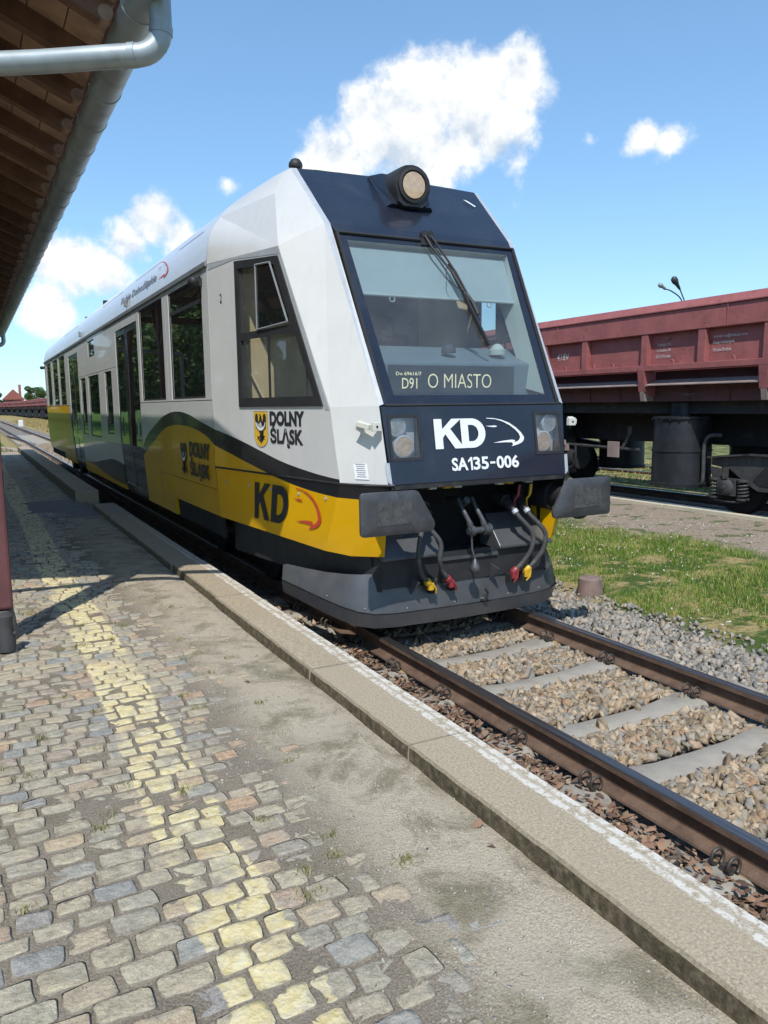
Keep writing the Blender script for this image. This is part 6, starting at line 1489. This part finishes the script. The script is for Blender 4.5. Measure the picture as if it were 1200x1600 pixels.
for yk in (6.05,10.6,15.15,19.7,24.25):
    for xb in (-3.53,-8.18):
        q = MB(); q.box(xb-.095,xb+.095,yk-.095,yk+.095,.48,4.33); po = q.build('post', M['post_red'], can, bevel=.02)
        q = MB(); q.lathe([(.115,0),(.118,.06),(.108,.2),(.095,.27)], (xb,yk,.2), 'Z', 12); q.build('post_base', M['stone_base'], po, smooth=40)
        for sg in (-1,1): q = MB(); q.bar((xb,yk+sg*.06,3.35), (xb,yk+sg*.95,4.33), .10, .12, up=(1,0,0)); q.build('brace', M['rafter_wood'], po)
    q = MB(); q.box(-8.2,-3.5,yk-.07,yk+.07,4.36,4.54); q.build('tie_beam', M['rafter_wood'], can)
    q = MB(); q.bar((-4.7,yk,4.4), (RX,yk,5.5), .09, .11, up=(0,1,0)); q.bar((-7.1,yk,4.4), (RX,yk,5.5), .09, .11, up=(0,1,0)); q.build('roof_strut', M['rafter_wood'], can)
q = MB(); q.lathe([(.005,.0),(.055,.02),(.06,.10),(.045,.2),(.05,.26),(.02,.28)], (-3.50,5.70,.24), 'Z', 12); q.tube([(-3.45,5.67,.38),(-3.435,5.655,.385)], .014, 8); q.build('post_bolt_block', M['bogie_grey'], can, smooth=40)
# gutter: half-round zinc trough on the eave with rings and two downpipes
GXc, GZc, GR = -2.545, 4.215, .112
q = MB(); arc = [(GXc+GR*math.cos(a), GZc+GR*math.sin(a)) for a in np.linspace(-PI,0,15)]; arc2 = [(GXc+(GR-.004)*math.cos(a), GZc+(GR-.004)*math.sin(a)) for a in np.linspace(0,-PI,15)]
gut = MB().prism([(x,4.42,z) for x, z in arc+arc2], (0,CY1-4.36,0)).build('gutter', M['zinc'], can, smooth=30)
ry = 5.0
while ry < CY1:
    q = MB(); q.tube([(GXc+(GR+.004)*math.cos(a), ry, GZc+(GR+.004)*math.sin(a)) for a in np.linspace(-PI*1.03,.03*PI,13)], .0036, 5); q.build('gutter_ring', M['zinc'], gut); ry += .68
q = MB(); q.tube([(GXc+GR,4.42,GZc),(GXc+GR,CY1+.06,GZc)], .012, 6); q.build('gutter_bead', M['zinc'], gut)
PR = .062
def downpipe(ys_, ye):
    gx_ = GXc+.05
    pts = [(gx_,ys_,GZc-.02),(gx_,ys_,GZc-.22)]+[(gx_-.15+.15*math.cos(a), ys_+(ye-ys_)*.06*(1-math.cos(a)), GZc-.23-.15*math.sin(a)) for a in np.linspace(0,PI/2*.98,9)]+[(-3.1,ys_+(ye-ys_)*.5,GZc-.40),(-3.72,ye,GZc-.43),(-5.9,ye+.3,GZc-.52)]
    q = MB(); q.tube(pts, PR, 18); dp_ = q.build('downpipe', M['zinc'], can, smooth=40)
    for k in (2, 10): 
        q = MB(); d_ = (Vector(pts[k+1])-Vector(pts[k])).normalized(); q.tube([Vector(pts[k])-d_*.012, Vector(pts[k])+d_*.03], PR+.004, 18); q.build('pipe_collar', M['zinc'], dp_, smooth=40)
    for t in (.35,.62): 
        a = Vector(pts[-3]).lerp(Vector(pts[-2]), t); d_ = (Vector(pts[-1])-Vector(pts[-2])).normalized(); q = MB(); q.tube([a, a+d_*.012], PR+.0025, 18); q.build('pipe_seam', M['zinc'], dp_)
    q = MB(); q.tube([(-5.88,ye+.3,GZc-.48),(-5.92,ye+.3,GZc-.60),(-5.92,ye+.3,.2)], PR, 14); q.build('downpipe_leg', M['zinc'], dp_, smooth=40)
downpipe(4.75, 5.35); downpipe(27.35, 27.35)

# ------------------------------------------------------------------ bollard, marker, lamp mast, house, trees
M['bollard'] = pm('bollard', (.22,.155,.13), .85, var=.15, vscale=14, col2=(.14,.11,.10), v2=(.5,.7), v2scale=10, bump=.35, bscale=60)
bo = empty('bollard', (2.09, 6.15, -.2)); tag(bo, 'short round brown concrete bollard in the grass beside the track', 'bollard')
q = MB(); q.lathe([(.125,-.26),(.142,-.05),(.145,.02),(.128,.14),(.124,.205),(.112,.215),(.02,.218)], (2.09,6.15,-.18), 'Z', 28); q.build('bollard_body', M['bollard'], bo, smooth=40)
vd = (Vector((CLOC.x,CLOC.y,0))-Vector((2.09,6.15,0))).normalized(); sd = Vector((-vd.y,vd.x,0)); cc = Vector((2.09,6.15,-.10))+Vector((.115,-.072,0))
nb_ = Vector((.115,-.072,0)).normalized(); tb = Vector((-nb_.y,nb_.x,0)); cc = Vector((2.09,6.15,-.13))+nb_*.1445
q = MB(); q.add([cc-tb*.03, cc+tb*.03]+[cc+tb*(.03*math.cos(a))+Vector((0,0,.03+.035*math.sin(a)))-nb_*(.004+.008*math.sin(a)) for a in np.linspace(0,PI,8)], [(0,1,2,3,4,5,6,7,8,9)]); q.build('bollard_hole', M['void'], bo)
q = MB(); q.box(-.35,.35,-.12,.12,.0,.75); mk = q.build('track_marker', M['print_white'], None, bevel=.06); mk.location = (1.35,95,-.1); mk.scale = (.7,1,1)
tag(mk, 'small white marker stone in the dry grass far down the line', 'marker')
# double street lamp behind the wagons
M['lamp_grey'] = pm('lamp_grey', (.32,.34,.36), .5, .4, var=.1); M['lamp_dark'] = pm('lamp_dark', (.03,.035,.045), .5, var=.2)
lm = empty('street_lamp', (19.0, 20, -.1)); tag(lm, 'tall street lamp with two tilted heads rising behind the red wagon', 'street lamp')
q = MB(); q.tube([(19.05,20,-.1),(19.05,20,5.0)], [.09,.06], 12); q.build('lamp_pole', M['lamp_grey'], lm)
q = MB(); q.tube(smooth_curve([(19.03,20,4.9),(18.8,20,5.42),(18.33,20,5.66),(18.02,20,5.72)], 4), .022, 6); q.tube([(19.07,20,4.9),(18.96,20,5.40),(18.70,20,5.80)], .022, 6); q.build('lamp_arm', M['lamp_dark'], lm)
def lamp_head(a, b_, w, mt):
    a, b_ = Vector(a), Vector(b_); d = (b_-a).normalized(); L_ = (b_-a).length; q = MB(); q.tube([a+d*L_*t for t in (0,.15,.4,.7,.9,1)], [.03,.05,w*.55,w,w*.9,w*.35], 12); return q.build('lamp_head', M[mt], lm, smooth=50)
lamp_head((18.05,20,5.71), (17.70,20,5.87), .085, 'lamp_grey'); lamp_head((18.74,20,5.74), (18.36,20,6.14), .12, 'lamp_dark')

def leaf_mat(name, stops):
    m, nt, b = new_mat(name); N = NT(nt)
    f = N.math('ADD', N.math('MULTIPLY', N.island, .7), N.math('MULTIPLY', N.noise(.8, 4, .6), .4)); N.l(N.ramp(f, stops), b.inputs['Base Color']); b.inputs['Roughness'].default_value = .55; return m
M['leaf'] = leaf_mat('leaf', [(.15,(.025,.05,.010)),(.5,(.055,.105,.018)),(.8,(.10,.16,.03))]); M['leaf_light'] = leaf_mat('leaf_light', [(.15,(.05,.075,.012)),(.5,(.10,.15,.022)),(.8,(.16,.20,.04))])
M['bark'] = pm('bark', (.09,.07,.055), .9, var=.3, vscale=8, bump=.5, bscale=30)
def tree_meshes(seed, H, R_, nleaf, ls, mat):
    r = np.random.default_rng(seed); rr = random.Random(seed); mb = MB(); mb.tube([(0,0,0),(.05,.02,H*.2),(-.04,.05,H*.45),(.02,0,H*.8)], [R_*.075,R_*.055,R_*.04,R_*.012], 9)
    cl = []
    for k in range(16):
        a = rr.uniform(0,2*PI); zz = rr.uniform(.30,.93)*H; rad = R_*math.sqrt(max(.08,1-((zz/H-.58)/.42)**2))*rr.uniform(.35,.85); c = (rad*math.cos(a), rad*math.sin(a), zz); cl.append((c, R_*rr.uniform(.26,.46)))
        if k < 9: mb.tube([(0,0,zz*.62),(c[0]*.5,c[1]*.5,zz*.82),c], [R_*.03,R_*.02,R_*.006], 6)
    tm = mb.mesh('trunk', M['bark'], 50); P = []
    for c, rad in cl:
        m_ = nleaf//len(cl); d = r.normal(size=(m_,3)); d /= np.linalg.norm(d,axis=1)[:,None]; P.append(np.array(c)+d*(rad*r.uniform(.35,1.0,m_)**.5)[:,None]*np.array([1,1,.85]))
    P = np.concatenate(P); n_ = len(P); u = r.normal(size=(n_,3)); u /= np.linalg.norm(u,axis=1)[:,None]; w = r.normal(size=(n_,3)); w -= u*(u*w).sum(1)[:,None]; w /= np.linalg.norm(w,axis=1)[:,None]
    s_ = (ls*r.uniform(.6,1.4,n_))[:,None]; V = np.stack([P-u*s_, P-w*s_*.6, P+u*s_, P+w*s_*.6],1).reshape(-1,3); return tm, np_mesh('crown', V, np.arange(n_*4).reshape(-1,4), mat)
TREES = [tree_meshes(1,9.5,4.0,9000,.17,M['leaf']), tree_meshes(2,8.0,3.4,8000,.16,M['leaf_light']), tree_meshes(3,6.0,2.6,6000,.15,M['leaf'])]
def tree(k, x, y_, z, s_, rot, label, group):
    e = empty('tree', (x, y_, z)); e.scale = (s_,s_,s_); e.rotation_euler = (0,0,rot); tag(e, label, 'tree', group)
    for nm, me in zip(('trunk','crown'), TREES[k]): o_ = bpy.data.objects.new(nm, me); COL.objects.link(o_); o_.parent = e
    return e
rt = random.Random(4); k = 0
spots = [(-17-rt.uniform(0,4), y_+rt.uniform(-1.5,1.5)) for y_ in np.arange(4, 60, 6.0)]+[(-11.5-rt.uniform(0,4), y_+rt.uniform(-2,2)) for y_ in np.arange(38, 130, 5.5)]+[(-9-rt.uniform(0,5), y_) for y_ in np.arange(136, 260, 9.0)]
for x_, y_ in spots:
    tree(k % 3, float(x_), float(y_), .05, rt.uniform(.9,1.25), rt.uniform(0,6), 'leafy green tree on the lawn behind the canopy, out to the left', 'trees on the lawn behind the canopy'); k += 1
tree(0, 14.5, 265, -.1, .95, 1.0, 'round green tree beyond the far wagons, next to the railcar tail', 'trees beyond the far wagons'); tree(1, 19.5, 270, -.1, .95, 2.0, 'lower green tree beyond the far wagons, partly behind the railcar tail', 'trees beyond the far wagons'); tree(2, 3.2, 262, -.1, 1.12, .4, 'green tree at the left edge of the picture beyond the far wagons', 'trees beyond the far wagons')
M['brick_far'] = pm('brick_far', (.30,.13,.09), .85, var=.2, vscale=2); M['roof_far'] = pm('roof_far', (.30,.10,.075), .8, var=.2, vscale=2)
hs = empty('house', (8.2, 255, 0)); tag(hs, 'distant brick house with a steep red roof above the far wagons', 'house')
q = MB(); q.box(5.6,10.8,252,260,-.1,4.6); hw_ = q.build('house_wall', M['brick_far'], hs)
q = MB(); q.prism([(5.2,251.6,4.55),(11.2,251.6,4.55),(8.2,251.6,7.5)], (0,8.8,0)); rf_ = q.build('house_roof', M['roof_far'], hs)
q = MB(); q.box(9.7,10.4,254,254.8,5.2,8.9); q.build('chimney', M['brick_far'], rf_)
for x0 in (6.4,8.6): q = MB(); q.box(x0,x0+.9,251.96,251.99,1.2,2.8); q.build('window', M['void'], hw_)
